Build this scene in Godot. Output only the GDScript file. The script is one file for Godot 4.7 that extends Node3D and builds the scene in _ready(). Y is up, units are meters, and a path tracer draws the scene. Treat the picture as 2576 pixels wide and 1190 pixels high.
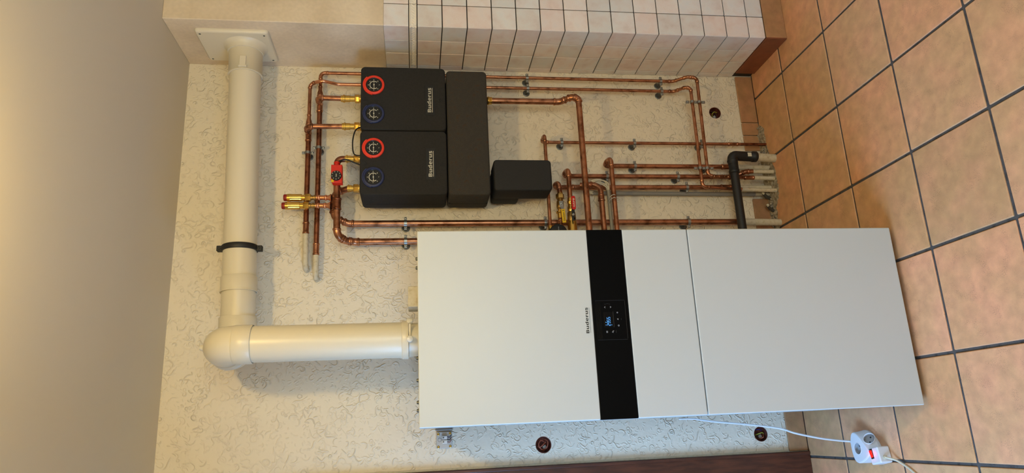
extends Node3D

# ---------------------------------------------------------------- mesh builder
class MB:
	var v := PackedVector3Array()
	var n := PackedVector3Array()
	var ix := PackedInt32Array()

	func vert(p: Vector3, nn: Vector3) -> int:
		v.append(p)
		n.append(nn)
		return v.size() - 1

	func tri(a: int, b: int, c: int) -> void:
		var g := (v[c] - v[a]).cross(v[b] - v[a])
		if g.length_squared() < 1e-18:
			return
		if g.dot(n[a] + n[b] + n[c]) >= 0.0:
			ix.append_array(PackedInt32Array([a, b, c]))
		else:
			ix.append_array(PackedInt32Array([a, c, b]))

	func quad(a: int, b: int, c: int, d: int) -> void:
		tri(a, b, c)
		tri(a, c, d)

	func flat(p: Array) -> void:
		var g: Vector3 = (p[2] - p[0]).cross(p[1] - p[0]).normalized()
		var f := v.size()
		for q in p:
			vert(q, g)
		for k in range(1, p.size() - 1):
			tri(f, f + k, f + k + 1)

	# rounded box
	func rbox(c: Vector3, s: Vector3, r: float, b := Basis.IDENTITY, seg := 2) -> void:
		var h := s * 0.5
		r = minf(r, minf(h.x, minf(h.y, h.z)) * 0.999)
		for axis in 3:
			var a1 := (axis + 1) % 3
			var a2 := (axis + 2) % 3
			var l1 := lines(h[a1], r, seg)
			var l2 := lines(h[a2], r, seg)
			for sg in [-1.0, 1.0]:
				var f := v.size()
				for i in l1.size():
					for j in l2.size():
						var q := Vector3.ZERO
						q[axis] = h[axis] * sg
						q[a1] = l1[i]
						q[a2] = l2[j]
						var inn := q.clamp(-(h - Vector3(r, r, r)), h - Vector3(r, r, r))
						var d := (q - inn).normalized()
						vert(c + b * (inn + d * r), b * d)
				for i in l1.size() - 1:
					for j in l2.size() - 1:
						var o := f + i * l2.size() + j
						quad(o, o + 1, o + l2.size() + 1, o + l2.size())

	func lines(h: float, r: float, seg: int) -> Array:
		var o := []
		for k in seg + 1:
			o.append(-h + r * (1.0 - tan(PI / 4 * (1.0 - float(k) / seg))))
		for k in seg + 1:
			o.append(h - r * (1.0 - tan(PI / 4 * (float(k) / seg))))
		return o

	# lathe: profile of Vector2(height along axis, radius)
	func lathe(o: Vector3, axis: Vector3, prof: Array, seg := 20, squash := 1.0, a0 := 0.0, a1 := TAU) -> void:
		var w := axis.normalized()
		var u := w.cross(Vector3.UP if absf(w.y) < 0.9 else Vector3.BACK).normalized()
		var t := w.cross(u)
		var ns := []
		for k in prof.size() - 1:
			var d: Vector2 = prof[k + 1] - prof[k]
			ns.append(Vector2(-d.y, d.x).normalized())
		for k in prof.size() - 1:
			var na: Vector2 = ns[k]
			var nb: Vector2 = ns[k]
			if k > 0 and ns[k].dot(ns[k - 1]) > 0.6:
				na = (ns[k] + ns[k - 1]).normalized()
			if k < ns.size() - 1 and ns[k].dot(ns[k + 1]) > 0.6:
				nb = (ns[k] + ns[k + 1]).normalized()
			var f := v.size()
			for i in seg + 1:
				var a := a0 + (a1 - a0) * i / seg
				var rad := u * cos(a) + t * sin(a) * squash
				vert(o + w * prof[k].x + rad * prof[k].y, (w * na.x + rad * na.y).normalized())
				vert(o + w * prof[k + 1].x + rad * prof[k + 1].y, (w * nb.x + rad * nb.y).normalized())
			for i in seg:
				var q := f + i * 2
				quad(q, q + 1, q + 3, q + 2)

	func cyl(a: Vector3, b: Vector3, r: float, seg := 16, bev := 0.0) -> void:
		var l := a.distance_to(b)
		if bev > 0.0:
			lathe(a, b - a, [Vector2(0, 0), Vector2(0, r - bev), Vector2(bev, r), Vector2(l - bev, r), Vector2(l, r - bev), Vector2(l, 0)], seg)
		else:
			lathe(a, b - a, [Vector2(0, 0), Vector2(0, r), Vector2(l, r), Vector2(l, 0)], seg)

	# swept tube
	func tube(p: Array, r, seg := 14, caps := true) -> void:
		var m := p.size()
		var tan0: Vector3 = (p[1] - p[0]).normalized()
		var u := tan0.cross(Vector3.UP if absf(tan0.y) < 0.9 else Vector3.BACK).normalized()
		var f := v.size()
		for k in m:
			var d: Vector3
			if k == 0:
				d = p[1] - p[0]
			elif k == m - 1:
				d = p[m - 1] - p[m - 2]
			else:
				d = (p[k] - p[k - 1]).normalized() + (p[k + 1] - p[k]).normalized()
			d = d.normalized()
			u = (u - d * u.dot(d)).normalized()
			var w := d.cross(u)
			var rr: float = r[k] if r is Array else r
			for i in seg:
				var a := TAU * i / seg
				var e := u * cos(a) + w * sin(a)
				vert(p[k] + e * rr, e)
		for k in m - 1:
			for i in seg:
				var j := (i + 1) % seg
				quad(f + k * seg + i, f + k * seg + j, f + (k + 1) * seg + j, f + (k + 1) * seg + i)
		if caps:
			for k in [0, m - 1]:
				var d: Vector3 = (p[0] - p[1]).normalized() if k == 0 else (p[m - 1] - p[m - 2]).normalized()
				var c := vert(p[k], d)
				var g := v.size()
				for i in seg:
					vert(v[f + k * seg + i], d)
				for i in seg:
					tri(c, g + i, g + (i + 1) % seg)

	# extruded outline in the XY plane of xf, from z=0 to z=depth, bevelled front edge
	func prism(poly: PackedVector2Array, depth: float, bev: float, xf := Transform3D.IDENTITY, back := true) -> void:
		var m := poly.size()
		var area := 0.0
		for i in m:
			area += poly[i].cross(poly[(i + 1) % m])
		var sgn := 1.0 if area > 0 else -1.0
		var en := []
		for i in m:
			var d := (poly[(i + 1) % m] - poly[i]).normalized()
			en.append(Vector2(d.y, -d.x) * sgn)
		var inner := PackedVector2Array()
		for i in m:
			var a: Vector2 = en[(i + m - 1) % m]
			var b: Vector2 = en[i]
			var s := (a + b) / maxf(1.0 + a.dot(b), 0.2)
			inner.append(poly[i] - s * bev)
		for i in m:
			var j := (i + 1) % m
			var na: Vector2 = en[i]
			var nb: Vector2 = en[i]
			var pa: Vector2 = en[(i + m - 1) % m]
			var pb: Vector2 = en[j]
			if na.dot(pa) > 0.7:
				na = (na + pa).normalized()
			if nb.dot(pb) > 0.7:
				nb = (nb + pb).normalized()
			var A := Vector3(na.x, na.y, 0)
			var B := Vector3(nb.x, nb.y, 0)
			var z1 := depth - bev
			var rows := [[poly, 0.0, 0.0], [poly, z1, 0.0]]
			if bev > 0:
				rows = [[poly, 0.0, 0.0], [poly, z1, 0.25], [inner, depth, 0.8]]
			var ids := []
			for q in rows:
				var zz: float = q[2]
				ids.append(vert(xf * Vector3(q[0][i].x, q[0][i].y, q[1]), xf.basis * (A * (1 - zz) + Vector3(0, 0, zz)).normalized()))
				ids.append(vert(xf * Vector3(q[0][j].x, q[0][j].y, q[1]), xf.basis * (B * (1 - zz) + Vector3(0, 0, zz)).normalized()))
			for k in rows.size() - 1:
				quad(ids[k * 2], ids[k * 2 + 1], ids[k * 2 + 3], ids[k * 2 + 2])
		var t := Geometry2D.triangulate_polygon(inner)
		var f := v.size()
		for q in inner:
			vert(xf * Vector3(q.x, q.y, depth), xf.basis * Vector3(0, 0, 1))
		for k in range(0, t.size(), 3):
			tri(f + t[k], f + t[k + 1], f + t[k + 2])
		if back:
			f = v.size()
			t = Geometry2D.triangulate_polygon(poly)
			for q in poly:
				vert(xf * Vector3(q.x, q.y, 0), xf.basis * Vector3(0, 0, -1))
			for k in range(0, t.size(), 3):
				tri(f + t[k], f + t[k + 1], f + t[k + 2])

	func mesh(off := Vector3.ZERO) -> ArrayMesh:
		var vv := PackedVector3Array()
		for q in v:
			vv.append(q - off)
		var a := []
		a.resize(Mesh.ARRAY_MAX)
		a[Mesh.ARRAY_VERTEX] = vv
		a[Mesh.ARRAY_NORMAL] = n
		a[Mesh.ARRAY_INDEX] = ix
		var m := ArrayMesh.new()
		m.add_surface_from_arrays(Mesh.PRIMITIVE_TRIANGLES, a)
		return m

# ---------------------------------------------------------------- helpers
var M := {}
var used := {}
var rng := RandomNumberGenerator.new()

func V(x, y, z) -> Vector3:
	return Vector3(x, y, z)

func numbered(s: String, parent: Node) -> String:
	var key := str(parent.get_instance_id()) + "/" + s
	var k: int = used.get(key, 0)
	used[key] = k + 1
	return s if k == 0 else "%s_%03d" % [s, k]

func thing(called: String, label: String, category: String, at := Vector3.ZERO, group := "") -> Node3D:
	var o := Node3D.new()
	o.name = numbered(called, self)
	add_child(o)
	o.position = at
	o.set_meta("label", label)
	o.set_meta("category", category)
	if group:
		o.set_meta("group", group)
	return o

func root_pos(p: Node) -> Vector3:
	var s := Vector3.ZERO
	while p != self:
		s += (p as Node3D).position
		p = p.get_parent()
	return s

func part(parent: Node, called: String, mb: MB, mat: Material, label := "") -> MeshInstance3D:
	var o := MeshInstance3D.new()
	o.name = numbered(called, parent)
	o.mesh = mb.mesh(root_pos(parent))
	o.material_override = mat
	parent.add_child(o)
	if label:
		o.set_meta("label", label)
	return o

func struct(called: String, mb: MB, mat: Material, label: String) -> MeshInstance3D:
	var o := part(self, called, mb, mat, label)
	o.set_meta("kind", "structure")
	return o

func box(parent: Node, called: String, a: Vector3, b: Vector3, r: float, mat: Material, label := "") -> MeshInstance3D:
	var mb := MB.new()
	mb.rbox((a + b) * 0.5, (b - a).abs(), r)
	return part(parent, called, mb, mat, label)

func words(parent: Node, called: String, s: String, at: Vector3, w: float, h: float, mat: Material, bold := true, depth := 0.0006, turn := 0.0) -> void:
	var f := SystemFont.new()
	f.font_names = PackedStringArray(["Droid Sans"])
	f.font_weight = 700 if bold else 400
	var t := TextMesh.new()
	t.font = f
	t.text = s
	t.font_size = 64
	t.pixel_size = 0.001
	t.depth = 0.02
	var bb := t.get_aabb()
	var o := MeshInstance3D.new()
	o.name = numbered(called, parent)
	o.mesh = t
	o.material_override = mat
	parent.add_child(o)
	var sx := w / maxf(bb.size.x, 0.001)
	var sy := h / maxf(bb.size.y, 0.001)
	var c := bb.get_center()
	var bs := Basis(Vector3(0, 0, 1), turn) * Basis.from_scale(Vector3(sx, sy, depth / 0.02))
	o.transform = Transform3D(bs, at - root_pos(parent) - bs * c)

func mat(c: Color, rough := 0.6, metal := 0.0, tex: Texture2D = null, scale := 1.0, world := true) -> StandardMaterial3D:
	var m := StandardMaterial3D.new()
	m.albedo_color = c
	m.roughness = rough
	m.metallic = metal
	if tex:
		m.albedo_texture = tex
		m.uv1_triplanar = true
		m.uv1_world_triplanar = world
		m.uv1_scale = Vector3.ONE * scale
		m.uv1_triplanar_sharpness = 8.0
	return m

func noise(seed_: int, freq: float, oct := 4, kind := FastNoiseLite.TYPE_SIMPLEX_SMOOTH) -> FastNoiseLite:
	var f := FastNoiseLite.new()
	f.seed = seed_
	f.noise_type = kind
	f.frequency = freq
	f.fractal_octaves = oct
	return f

func ramp_tex(size: int, nz: FastNoiseLite, cols: Array, fine := 0.0, fine_freq := 0.25) -> ImageTexture:
	var a := nz.get_seamless_image(size, size)
	var b := noise(nz.seed + 7, fine_freq, 2).get_seamless_image(size, size)
	var im := Image.create(size, size, false, Image.FORMAT_RGB8)
	var k := cols.size() - 1
	for y in size:
		for x in size:
			var t := clampf(a.get_pixel(x, y).r, 0, 0.9999) * k
			var i := int(t)
			var c: Color = cols[i].lerp(cols[i + 1], t - i)
			if fine > 0:
				var g := (b.get_pixel(x, y).r - 0.5) * fine
				c = Color(clampf(c.r + g, 0, 1), clampf(c.g + g, 0, 1), clampf(c.b + g, 0, 1))
			im.set_pixel(x, y, c)
	return ImageTexture.create_from_image(im)

# fired clay: tan to orange clouds, with clusters of fine dark pits
func clay_tex(size: int) -> ImageTexture:
	var a := noise(21, 0.004, 3).get_seamless_image(size, size)
	var b := noise(22, 0.012, 4).get_seamless_image(size, size)
	var f := noise(24, 0.22, 2).get_seamless_image(size, size)
	var p := noise(25, 0.009, 3).get_seamless_image(size, size)
	var im := Image.create(size, size, false, Image.FORMAT_RGB8)
	for y in size:
		for x in size:
			var t := clampf((a.get_pixel(x, y).r - 0.25) * 1.6, 0, 1)
			var c := Color(0.82, 0.65, 0.475).lerp(Color(0.87, 0.66, 0.50), t)
			var k := 0.93 + 0.13 * b.get_pixel(x, y).r + 0.07 * (f.get_pixel(x, y).r - 0.5)
			var pit := smoothstep(0.62, 0.80, f.get_pixel(x, y).r) * smoothstep(0.52, 0.78, p.get_pixel(x, y).r)
			k *= 1.0 - 0.30 * pit
			im.set_pixel(x, y, Color(minf(c.r * k, 1), minf(c.g * k, 1), minf(c.b * k, 1)))
	return ImageTexture.create_from_image(im)

func height_tex(size: int, nz: FastNoiseLite) -> ImageTexture:
	var im := nz.get_seamless_image(size, size)
	im.convert(Image.FORMAT_RGB8)
	return ImageTexture.create_from_image(im)

# worm-like trowel ridges of the scraped plaster, one repeat = 1.3 m
func worm_tex(size: int) -> ImageTexture:
	var h := PackedFloat32Array()
	h.resize(size * size)
	var soft := noise(31, 0.02, 3).get_seamless_image(size, size)
	var mask := noise(77, 0.006, 2).get_seamless_image(size, size)
	for y in size:
		for x in size:
			h[y * size + x] = soft.get_pixel(x, y).r * 0.22
	var bend := noise(5, 0.012, 2)
	for k in 5600:
		var p := Vector2(rng.randf() * size, rng.randf() * size)
		var dens := mask.get_pixel(int(p.x) % size, int(p.y) % size).r
		var small := k % 2 == 0
		if not small and rng.randf() > dens * 1.6 - 0.2:
			continue
		var a := rng.randf() * TAU
		var l := int(rng.randf_range(4, 16) if small else rng.randf_range(10, 58))
		var r := rng.randf_range(0.9, 1.8)
		var amp := rng.randf_range(0.15, 0.35) if small else rng.randf_range(0.3, 0.8) * (0.5 + dens * 0.7)
		var curl := rng.randf_range(-0.09, 0.09)
		for s in l:
			var e := sin(PI * (s + 0.5) / l)
			var q := Vector2i(p)
			for dy in range(-4, 5):
				for dx in range(-4, 5):
					var d := Vector2(q + Vector2i(dx, dy)).distance_to(p)
					if d < r + 1.5:
						var hh := amp * minf(1.0, e * 2.0) * smoothstep(r + 1.5, r - 1.2, d)
						var at := posmod(q.y + dy, size) * size + posmod(q.x + dx, size)
						h[at] = maxf(h[at], 0.15 + hh)
			a += curl + bend.get_noise_2d(p.x, p.y) * 0.25
			p += Vector2(cos(a), sin(a)) * 1.0
	var im := Image.create(size, size, false, Image.FORMAT_RGB8)
	for y in size:
		for x in size:
			var g := clampf(h[y * size + x], 0, 1)
			im.set_pixel(x, y, Color(g, g, g))
	return ImageTexture.create_from_image(im)

func relief(m: StandardMaterial3D, t: Texture2D, cm: float, scale: float) -> StandardMaterial3D:
	m.heightmap_enabled = true
	m.heightmap_texture = t
	m.heightmap_scale = cm
	m.uv1_triplanar = true
	m.uv1_world_triplanar = true
	m.uv1_triplanar_sharpness = 8.0
	m.uv1_scale = Vector3.ONE * scale
	return m

func rrect(cx: float, cy: float, w: float, h: float, r: float, seg := 5) -> PackedVector2Array:
	var o := PackedVector2Array()
	for q in [[1, 1, 0], [-1, 1, 1], [-1, -1, 2], [1, -1, 3]]:
		for k in seg + 1:
			var a: float = PI / 2 * (q[2] + float(k) / seg)
			o.append(Vector2(cx + q[0] * (w / 2 - r) + r * cos(a), cy + q[1] * (h / 2 - r) + r * sin(a)))
	return o

func arc_pts(a: Vector3, p: Vector3, b: Vector3, rad: float, seg := 8) -> Array:
	var d1 := (p - a).normalized()
	var d2 := (b - p).normalized()
	var ang := d1.angle_to(d2)
	if ang < 0.02:
		return [p]
	var t := minf(rad * tan(ang / 2), minf(a.distance_to(p), b.distance_to(p)) * 0.49)
	var R := t / tan(ang / 2)
	var s := p - d1 * t
	var nn := (d2 - d1 * d1.dot(d2)).normalized()
	var c := s + nn * R
	var o := []
	for k in seg + 1:
		var th := ang * k / seg
		o.append(c - nn * R * cos(th) + d1 * R * sin(th))
	return o

func smooth(p: Array, rad: float, seg := 8) -> Array:
	var o := [p[0]]
	for k in range(1, p.size() - 1):
		o.append_array(arc_pts(p[k - 1], p[k], p[k + 1], rad, seg))
	o.append(p[p.size() - 1])
	return o

func spline(p: Array, step := 8) -> Array:
	var c := Curve3D.new()
	for k in p.size():
		var t := Vector3.ZERO
		if k > 0 and k < p.size() - 1:
			t = (p[k + 1] - p[k - 1]) / 6.0
		c.add_point(p[k], -t, t)
	c.bake_interval = 0.01
	var o := []
	for k in p.size() - 1:
		for s in step:
			o.append(c.sample(k, float(s) / step))
	o.append(p[p.size() - 1])
	return o

func bead(mb: MB, at: Vector3, d: Vector3, r: float, k := 1.27, w := 0.006) -> void:
	mb.lathe(at - d * w / 2, d, [Vector2(-w * 0.4, r * 1.08), Vector2(0, r * (k - 0.06)), Vector2(w * 0.3, r * k), Vector2(w * 0.7, r * k), Vector2(w, r * (k - 0.06)), Vector2(w * 1.4, r * 1.08)], 20)

# straight copper pipes with pressed elbows at the corners
func run(root: Node, pts: Array, r: float, m: Material, rad := -1.0, sock := 0.016, called := "pipe") -> void:
	if rad < 0:
		rad = r * 2.6
	var cuts := [pts[0]]
	for k in range(1, pts.size() - 1):
		var d1: Vector3 = (pts[k] - pts[k - 1]).normalized()
		var d2: Vector3 = (pts[k + 1] - pts[k]).normalized()
		var lim := minf(pts[k].distance_to(pts[k - 1]), pts[k].distance_to(pts[k + 1])) * 0.49
		var ang := d1.angle_to(d2)
		var t := minf(rad * tan(ang / 2), lim)
		var s := minf(sock, maxf(lim - t, 0.002))
		var e0: Vector3 = pts[k] - d1 * (t + s)
		var e1: Vector3 = pts[k] + d2 * (t + s)
		var mb := MB.new()
		var ap := [e0]
		ap.append_array(arc_pts(pts[k - 1], pts[k], pts[k + 1], rad))
		ap.append(e1)
		mb.tube(ap, r * 1.1, 18)
		bead(mb, e0 + d1 * 0.003, d1, r)
		bead(mb, e1 - d2 * 0.003, d2, r)
		part(root, "elbow", mb, m)
		cuts.append(e0 + d1 * s * 0.4)
		cuts.append(e1 - d2 * s * 0.4)
	cuts.append(pts[pts.size() - 1])
	for k in range(0, cuts.size(), 2):
		if cuts[k].distance_to(cuts[k + 1]) > 0.004:
			var mb := MB.new()
			mb.tube([cuts[k], cuts[k + 1]], r, 18)
			part(root, called, mb, m)

func coupling(root: Node, c: Vector3, d: Vector3, r: float, l: float, m: Material, called := "coupling") -> void:
	var mb := MB.new()
	d = d.normalized()
	mb.lathe(c - d * l / 2, d, [Vector2(0, r * 0.98), Vector2(0, r * 1.12), Vector2(l, r * 1.12), Vector2(l, r * 0.98)], 18)
	bead(mb, c - d * (l / 2 - 0.004), d, r)
	bead(mb, c + d * (l / 2 - 0.004), d, r)
	part(root, called, mb, m)

func reducer(root: Node, a: Vector3, b: Vector3, r1: float, r2: float, m: Material) -> void:
	var mb := MB.new()
	var l := a.distance_to(b)
	mb.lathe(a, b - a, [Vector2(0, r1 * 0.98), Vector2(0, r1 * 1.12), Vector2(l * 0.35, r1 * 1.12), Vector2(l * 0.6, r2 * 1.12), Vector2(l, r2 * 1.12), Vector2(l, r2 * 0.98)], 18)
	var d := (b - a).normalized()
	bead(mb, a + d * 0.005, d, r1)
	bead(mb, b - d * 0.005, d, r2)
	part(root, "reducer", mb, m)

func tee(root: Node, c: Vector3, d: Vector3, br: Vector3, r: float, l: float, rb: float, lb: float, m: Material) -> void:
	var mb := MB.new()
	mb.lathe(c - d * l / 2, d, [Vector2(0, r * 0.98), Vector2(0, r * 1.12), Vector2(l, r * 1.12), Vector2(l, r * 0.98)], 18)
	bead(mb, c - d * (l / 2 - 0.004), d, r)
	bead(mb, c + d * (l / 2 - 0.004), d, r)
	mb.lathe(c, br, [Vector2(0, rb * 1.25), Vector2(r * 1.25, rb * 1.12), Vector2(lb, rb * 1.12), Vector2(lb, 0)], 18)
	bead(mb, c + br * (lb - 0.004), br, rb)
	part(root, "tee", mb, m)

func hex(root: Node, called: String, a: Vector3, b: Vector3, r: float, m: Material) -> void:
	var mb := MB.new()
	var w := (b - a).normalized()
	var u := w.cross(Vector3.UP if absf(w.y) < 0.9 else Vector3.BACK).normalized()
	var poly := PackedVector2Array()
	for k in 6:
		poly.append(Vector2(cos(TAU * (k + 0.5) / 6), sin(TAU * (k + 0.5) / 6)) * r)
	mb.prism(poly, a.distance_to(b), 0.0012, Transform3D(Basis(u, w.cross(u), w), a))
	part(root, called, mb, m)

func cord(called: String, label: String, cat: String, pts: Array, r: float, m: Material, group := "") -> Node3D:
	var t := thing(called, label, cat, pts[pts.size() - 1], group)
	var mb := MB.new()
	mb.tube(spline(pts), r, 10)
	part(t, "cable_sheath", mb, m)
	return t

# ---------------------------------------------------------------- scene
const LAMP_E := 0.84
const DAY_E := 26.0
const BACK_E := 2.85
const LAMP_COLOR := Color(1.0, 0.858, 0.53)
const DAY_COLOR := Color(0.546, 0.762, 1.0)
const BACK_COLOR := Color(0.965, 1.0, 0.95)

func _ready() -> void:
	rng.seed = 4711
	set_camera_and_light()
	make_materials()
	build_shell()
	build_floor()
	build_pier()
	build_skirting()
	build_boiler()
	build_flue()
	build_station()
	build_pipes()
	build_valves()
	build_drain()
	build_clamps()
	build_small()
	build_power_strip()

func set_camera_and_light() -> void:
	# the phone was held on its side: the lens's up points along the room's right
	var cam := Camera3D.new()
	cam.name = "camera"
	var right := Vector3(0.96186856, -0.00860992, 0.27337656)
	var up := Vector3(0.04612752, 0.99029418, -0.13110948)
	var fwd := Vector3(0.26959438, -0.13872027, -0.95292999)
	cam.transform = Transform3D(Basis(-up, right, -fwd), Vector3(-0.3358, 1.654, 2.9233))
	cam.fov = rad_to_deg(2.0 * atan(595.0 / 1754.866))
	cam.near = 0.05
	cam.far = 60.0
	add_child(cam)
	cam.current = true
	var we := WorldEnvironment.new()
	var e := Environment.new()
	e.background_mode = Environment.BG_SKY
	var sk := Sky.new()
	var pm := ProceduralSkyMaterial.new()
	pm.sky_top_color = Color(0.45, 0.62, 0.9)
	pm.sky_horizon_color = Color(0.75, 0.83, 0.93)
	pm.ground_bottom_color = Color(0.3, 0.3, 0.3)
	pm.ground_horizon_color = Color(0.6, 0.62, 0.62)
	pm.sky_energy_multiplier = 1.0
	sk.sky_material = pm
	e.sky = sk
	e.tonemap_mode = Environment.TONE_MAPPER_LINEAR
	e.tonemap_exposure = 1.0
	e.sdfgi_enabled = true
	e.ssao_enabled = true
	e.ssil_enabled = true
	we.environment = e
	add_child(we)
	# daylight falling in from the sky above the window of the left wall
	var day := AreaLight3D.new()
	day.name = "window_daylight"
	day.area_size = Vector2(1.9, 1.1)
	day.light_color = DAY_COLOR
	day.light_energy = DAY_E
	day.shadow_enabled = true
	day.area_range = 12.0
	var dz := Vector3(-1, 0.62, 0).normalized()
	day.transform = Transform3D(Basis(Vector3(0, 0, -1), dz.cross(Vector3(0, 0, -1)), dz), Vector3(-2.15, 1.70, 1.38))
	add_child(day)
	# softer daylight from the window behind the photographer
	var back := AreaLight3D.new()
	back.name = "rear_window_daylight"
	back.area_size = Vector2(1.2, 1.1)
	back.light_color = BACK_COLOR
	back.light_energy = BACK_E
	back.shadow_enabled = true
	back.area_range = 12.0
	back.transform = Transform3D(Basis(Vector3(1, 0, 0), Vector3(0, 1, 0), Vector3(0, 0, 1)), Vector3(0.25, 1.5, 3.86))
	add_child(back)

func make_materials() -> void:
	var worm := worm_tex(1024)
	var patch := height_tex(512, noise(11, 0.02, 5))
	M.wall = relief(mat(Color(0.89, 0.845, 0.755), 0.75), worm, 0.40, 1.0 / 1.05)
	M.plaster = relief(mat(Color(0.88, 0.815, 0.715), 0.85, 0.0, ramp_tex(256, noise(3, 0.012, 4), [Color(0.9, 0.88, 0.85), Color(1, 1, 1)], 0.05), 0.8), patch, 0.25, 0.8)
	M.ceiling = mat(Color(0.83, 0.79, 0.71), 0.9)
	M.grout = mat(Color(0.29, 0.275, 0.265), 0.9, 0.0, ramp_tex(256, noise(4, 0.03, 4), [Color(0.6, 0.58, 0.56), Color(1, 1, 1), Color(1.0, 1.0, 1.0)], 0.3), 3.0)
	M.tile_grout = mat(Color(0.22, 0.20, 0.18), 0.9)
	# terracotta floor tiles, several firings
	var clay := clay_tex(1024)
	M.clay = []
	for c in [Color(0.95, 0.94, 0.92), Color(0.98, 0.93, 0.91), Color(0.91, 0.90, 0.87), Color(0.96, 0.91, 0.86), Color(0.93, 0.91, 0.86), Color(1.0, 0.95, 0.94)]:
		var m := mat(c, 0.5, 0.0, clay, 1.4)
		m.uv1_offset = Vector3(rng.randf(), rng.randf(), rng.randf())
		M.clay.append(m)
	M.skirt = mat(Color(0.80, 0.77, 0.73), 0.45, 0.0, clay, 1.6)
	M.skirt_brown = mat(Color(0.60, 0.46, 0.42), 0.4, 0.0, clay, 1.6)
	var pt := ramp_tex(512, noise(23, 0.01, 4), [Color(0.86, 0.80, 0.77), Color(0.90, 0.855, 0.83), Color(0.91, 0.885, 0.865), Color(0.89, 0.88, 0.87)], 0.06, 0.3)
	M.pier_tile = []
	for c in [Color(0.97, 0.985, 1.0), Color(1.0, 0.99, 0.99), Color(0.94, 0.955, 0.965), Color(0.98, 0.955, 0.955)]:
		var m := mat(c, 0.42, 0.0, pt, 2.2)
		m.uv1_offset = Vector3(rng.randf(), rng.randf(), rng.randf())
		M.pier_tile.append(m)
	M.border = mat(Color(0.92, 0.89, 0.84), 0.35)
	M.white_coat = mat(Color(0.755, 0.765, 0.745), 0.38)
	M.white_plastic = mat(Color(0.86, 0.85, 0.82), 0.3)
	M.flue = mat(Color(0.84, 0.805, 0.72), 0.33)
	M.black_gloss = mat(Color(0.012, 0.012, 0.014), 0.45)
	M.black_gloss.metallic_specular = 0.18
	M.seam = mat(Color(0.03, 0.03, 0.03), 0.8)
	var foam := ramp_tex(256, noise(41, 0.09, 2, FastNoiseLite.TYPE_CELLULAR), [Color(0.7, 0.7, 0.7), Color(0.95, 0.95, 0.95), Color(1, 1, 1)], 0.5, 0.4)
	var rust := ramp_tex(256, noise(43, 0.03, 4), [Color(1.0, 0.72, 0.5), Color(0.85, 0.85, 0.85), Color(0.8, 0.8, 0.8), Color(0.8, 0.8, 0.8)], 0.55, 0.4)
	M.foam = mat(Color(0.105, 0.10, 0.095), 0.8, 0.0, foam, 4.0)
	M.foam_low = mat(Color(0.235, 0.22, 0.20), 0.85, 0.0, rust, 4.0)
	M.foam_box = mat(Color(0.085, 0.083, 0.085), 0.7, 0.0, foam, 5.0)
	M.screw_black = mat(Color(0.02, 0.02, 0.02), 0.6)
	var cu := ramp_tex(512, noise(51, 0.02, 5), [Color(0.36, 0.23, 0.16), Color(0.60, 0.41, 0.30), Color(0.74, 0.52, 0.40), Color(0.80, 0.57, 0.43), Color(0.64, 0.44, 0.32)], 0.08, 0.3)
	M.copper = mat(Color(0.92, 0.90, 0.88), 0.30, 0.9, cu, 1.7)
	M.copper_new = mat(Color(0.86, 0.60, 0.45), 0.24, 0.95)
	M.copper_dark = mat(Color(0.74, 0.66, 0.62), 0.36, 0.85, cu, 2.6)
	M.brass = mat(Color(0.83, 0.67, 0.33), 0.24, 0.95)
	M.brass_dull = mat(Color(0.62, 0.49, 0.27), 0.38, 0.9)
	M.steel = mat(Color(0.62, 0.63, 0.62), 0.32, 0.9)
	M.steel_dark = mat(Color(0.42, 0.43, 0.42), 0.45, 0.85)
	var paint := ramp_tex(256, noise(61, 0.04, 4), [Color(0.85, 0.81, 0.74), Color(0.97, 0.96, 0.93), Color(1, 1, 1), Color(1, 1, 1)], 0.04)
	M.painted = mat(Color(0.80, 0.76, 0.66), 0.6, 0.0, paint, 4.0)
	M.rubber = mat(Color(0.10, 0.10, 0.105), 0.55, 0.0, foam, 5.0)
	M.grey_pvc = mat(Color(0.52, 0.51, 0.49), 0.5)
	M.grey_tube = mat(Color(0.56, 0.54, 0.48), 0.55)
	M.cable_cream = mat(Color(0.80, 0.76, 0.66), 0.5)
	M.cable_white = mat(Color(0.82, 0.82, 0.82), 0.4)
	M.socket_well_shade = mat(Color(0.60, 0.60, 0.60), 0.5)  # greyer than the white housing: recess shade put into the well colour
	M.cable_black = mat(Color(0.02, 0.02, 0.02), 0.5)
	M.red = mat(Color(0.80, 0.14, 0.06), 0.45)
	M.red_lever = mat(Color(0.72, 0.06, 0.05), 0.35)
	M.red_cap = mat(Color(0.52, 0.10, 0.06), 0.4)
	M.gauge_red = mat(Color(0.86, 0.20, 0.10), 0.5)
	M.gauge_blue = mat(Color(0.10, 0.14, 0.29), 0.5)
	M.yellow = mat(Color(0.86, 0.70, 0.05), 0.4)
	M.dial = mat(Color(0.05, 0.048, 0.045), 0.35)
	M.bezel = mat(Color(0.25, 0.25, 0.25), 0.25, 0.4)
	M.ivory = mat(Color(0.80, 0.78, 0.70), 0.5)
	M.logo_silver = mat(Color(0.78, 0.76, 0.70), 0.4, 0.5)
	M.logo_dark = mat(Color(0.12, 0.12, 0.12), 0.5)
	M.icon = mat(Color(0.55, 0.55, 0.56), 0.5)
	M.icon_dim = mat(Color(0.14, 0.14, 0.14), 0.5)
	M.lcd = mat(Color(0.016, 0.016, 0.02), 0.3)
	M.lcd.metallic_specular = 0.25
	M.digit = mat(Color(0.05, 0.15, 0.3), 0.5)
	M.digit.emission_enabled = true
	M.digit.emission = Color(0.35, 0.68, 1.0)
	M.digit.emission_energy_multiplier = 1.5
	M.pilot = mat(Color(0.8, 0.05, 0.02), 0.3)
	M.pilot.emission_enabled = true
	M.pilot.emission = Color(1.0, 0.10, 0.03)
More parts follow.
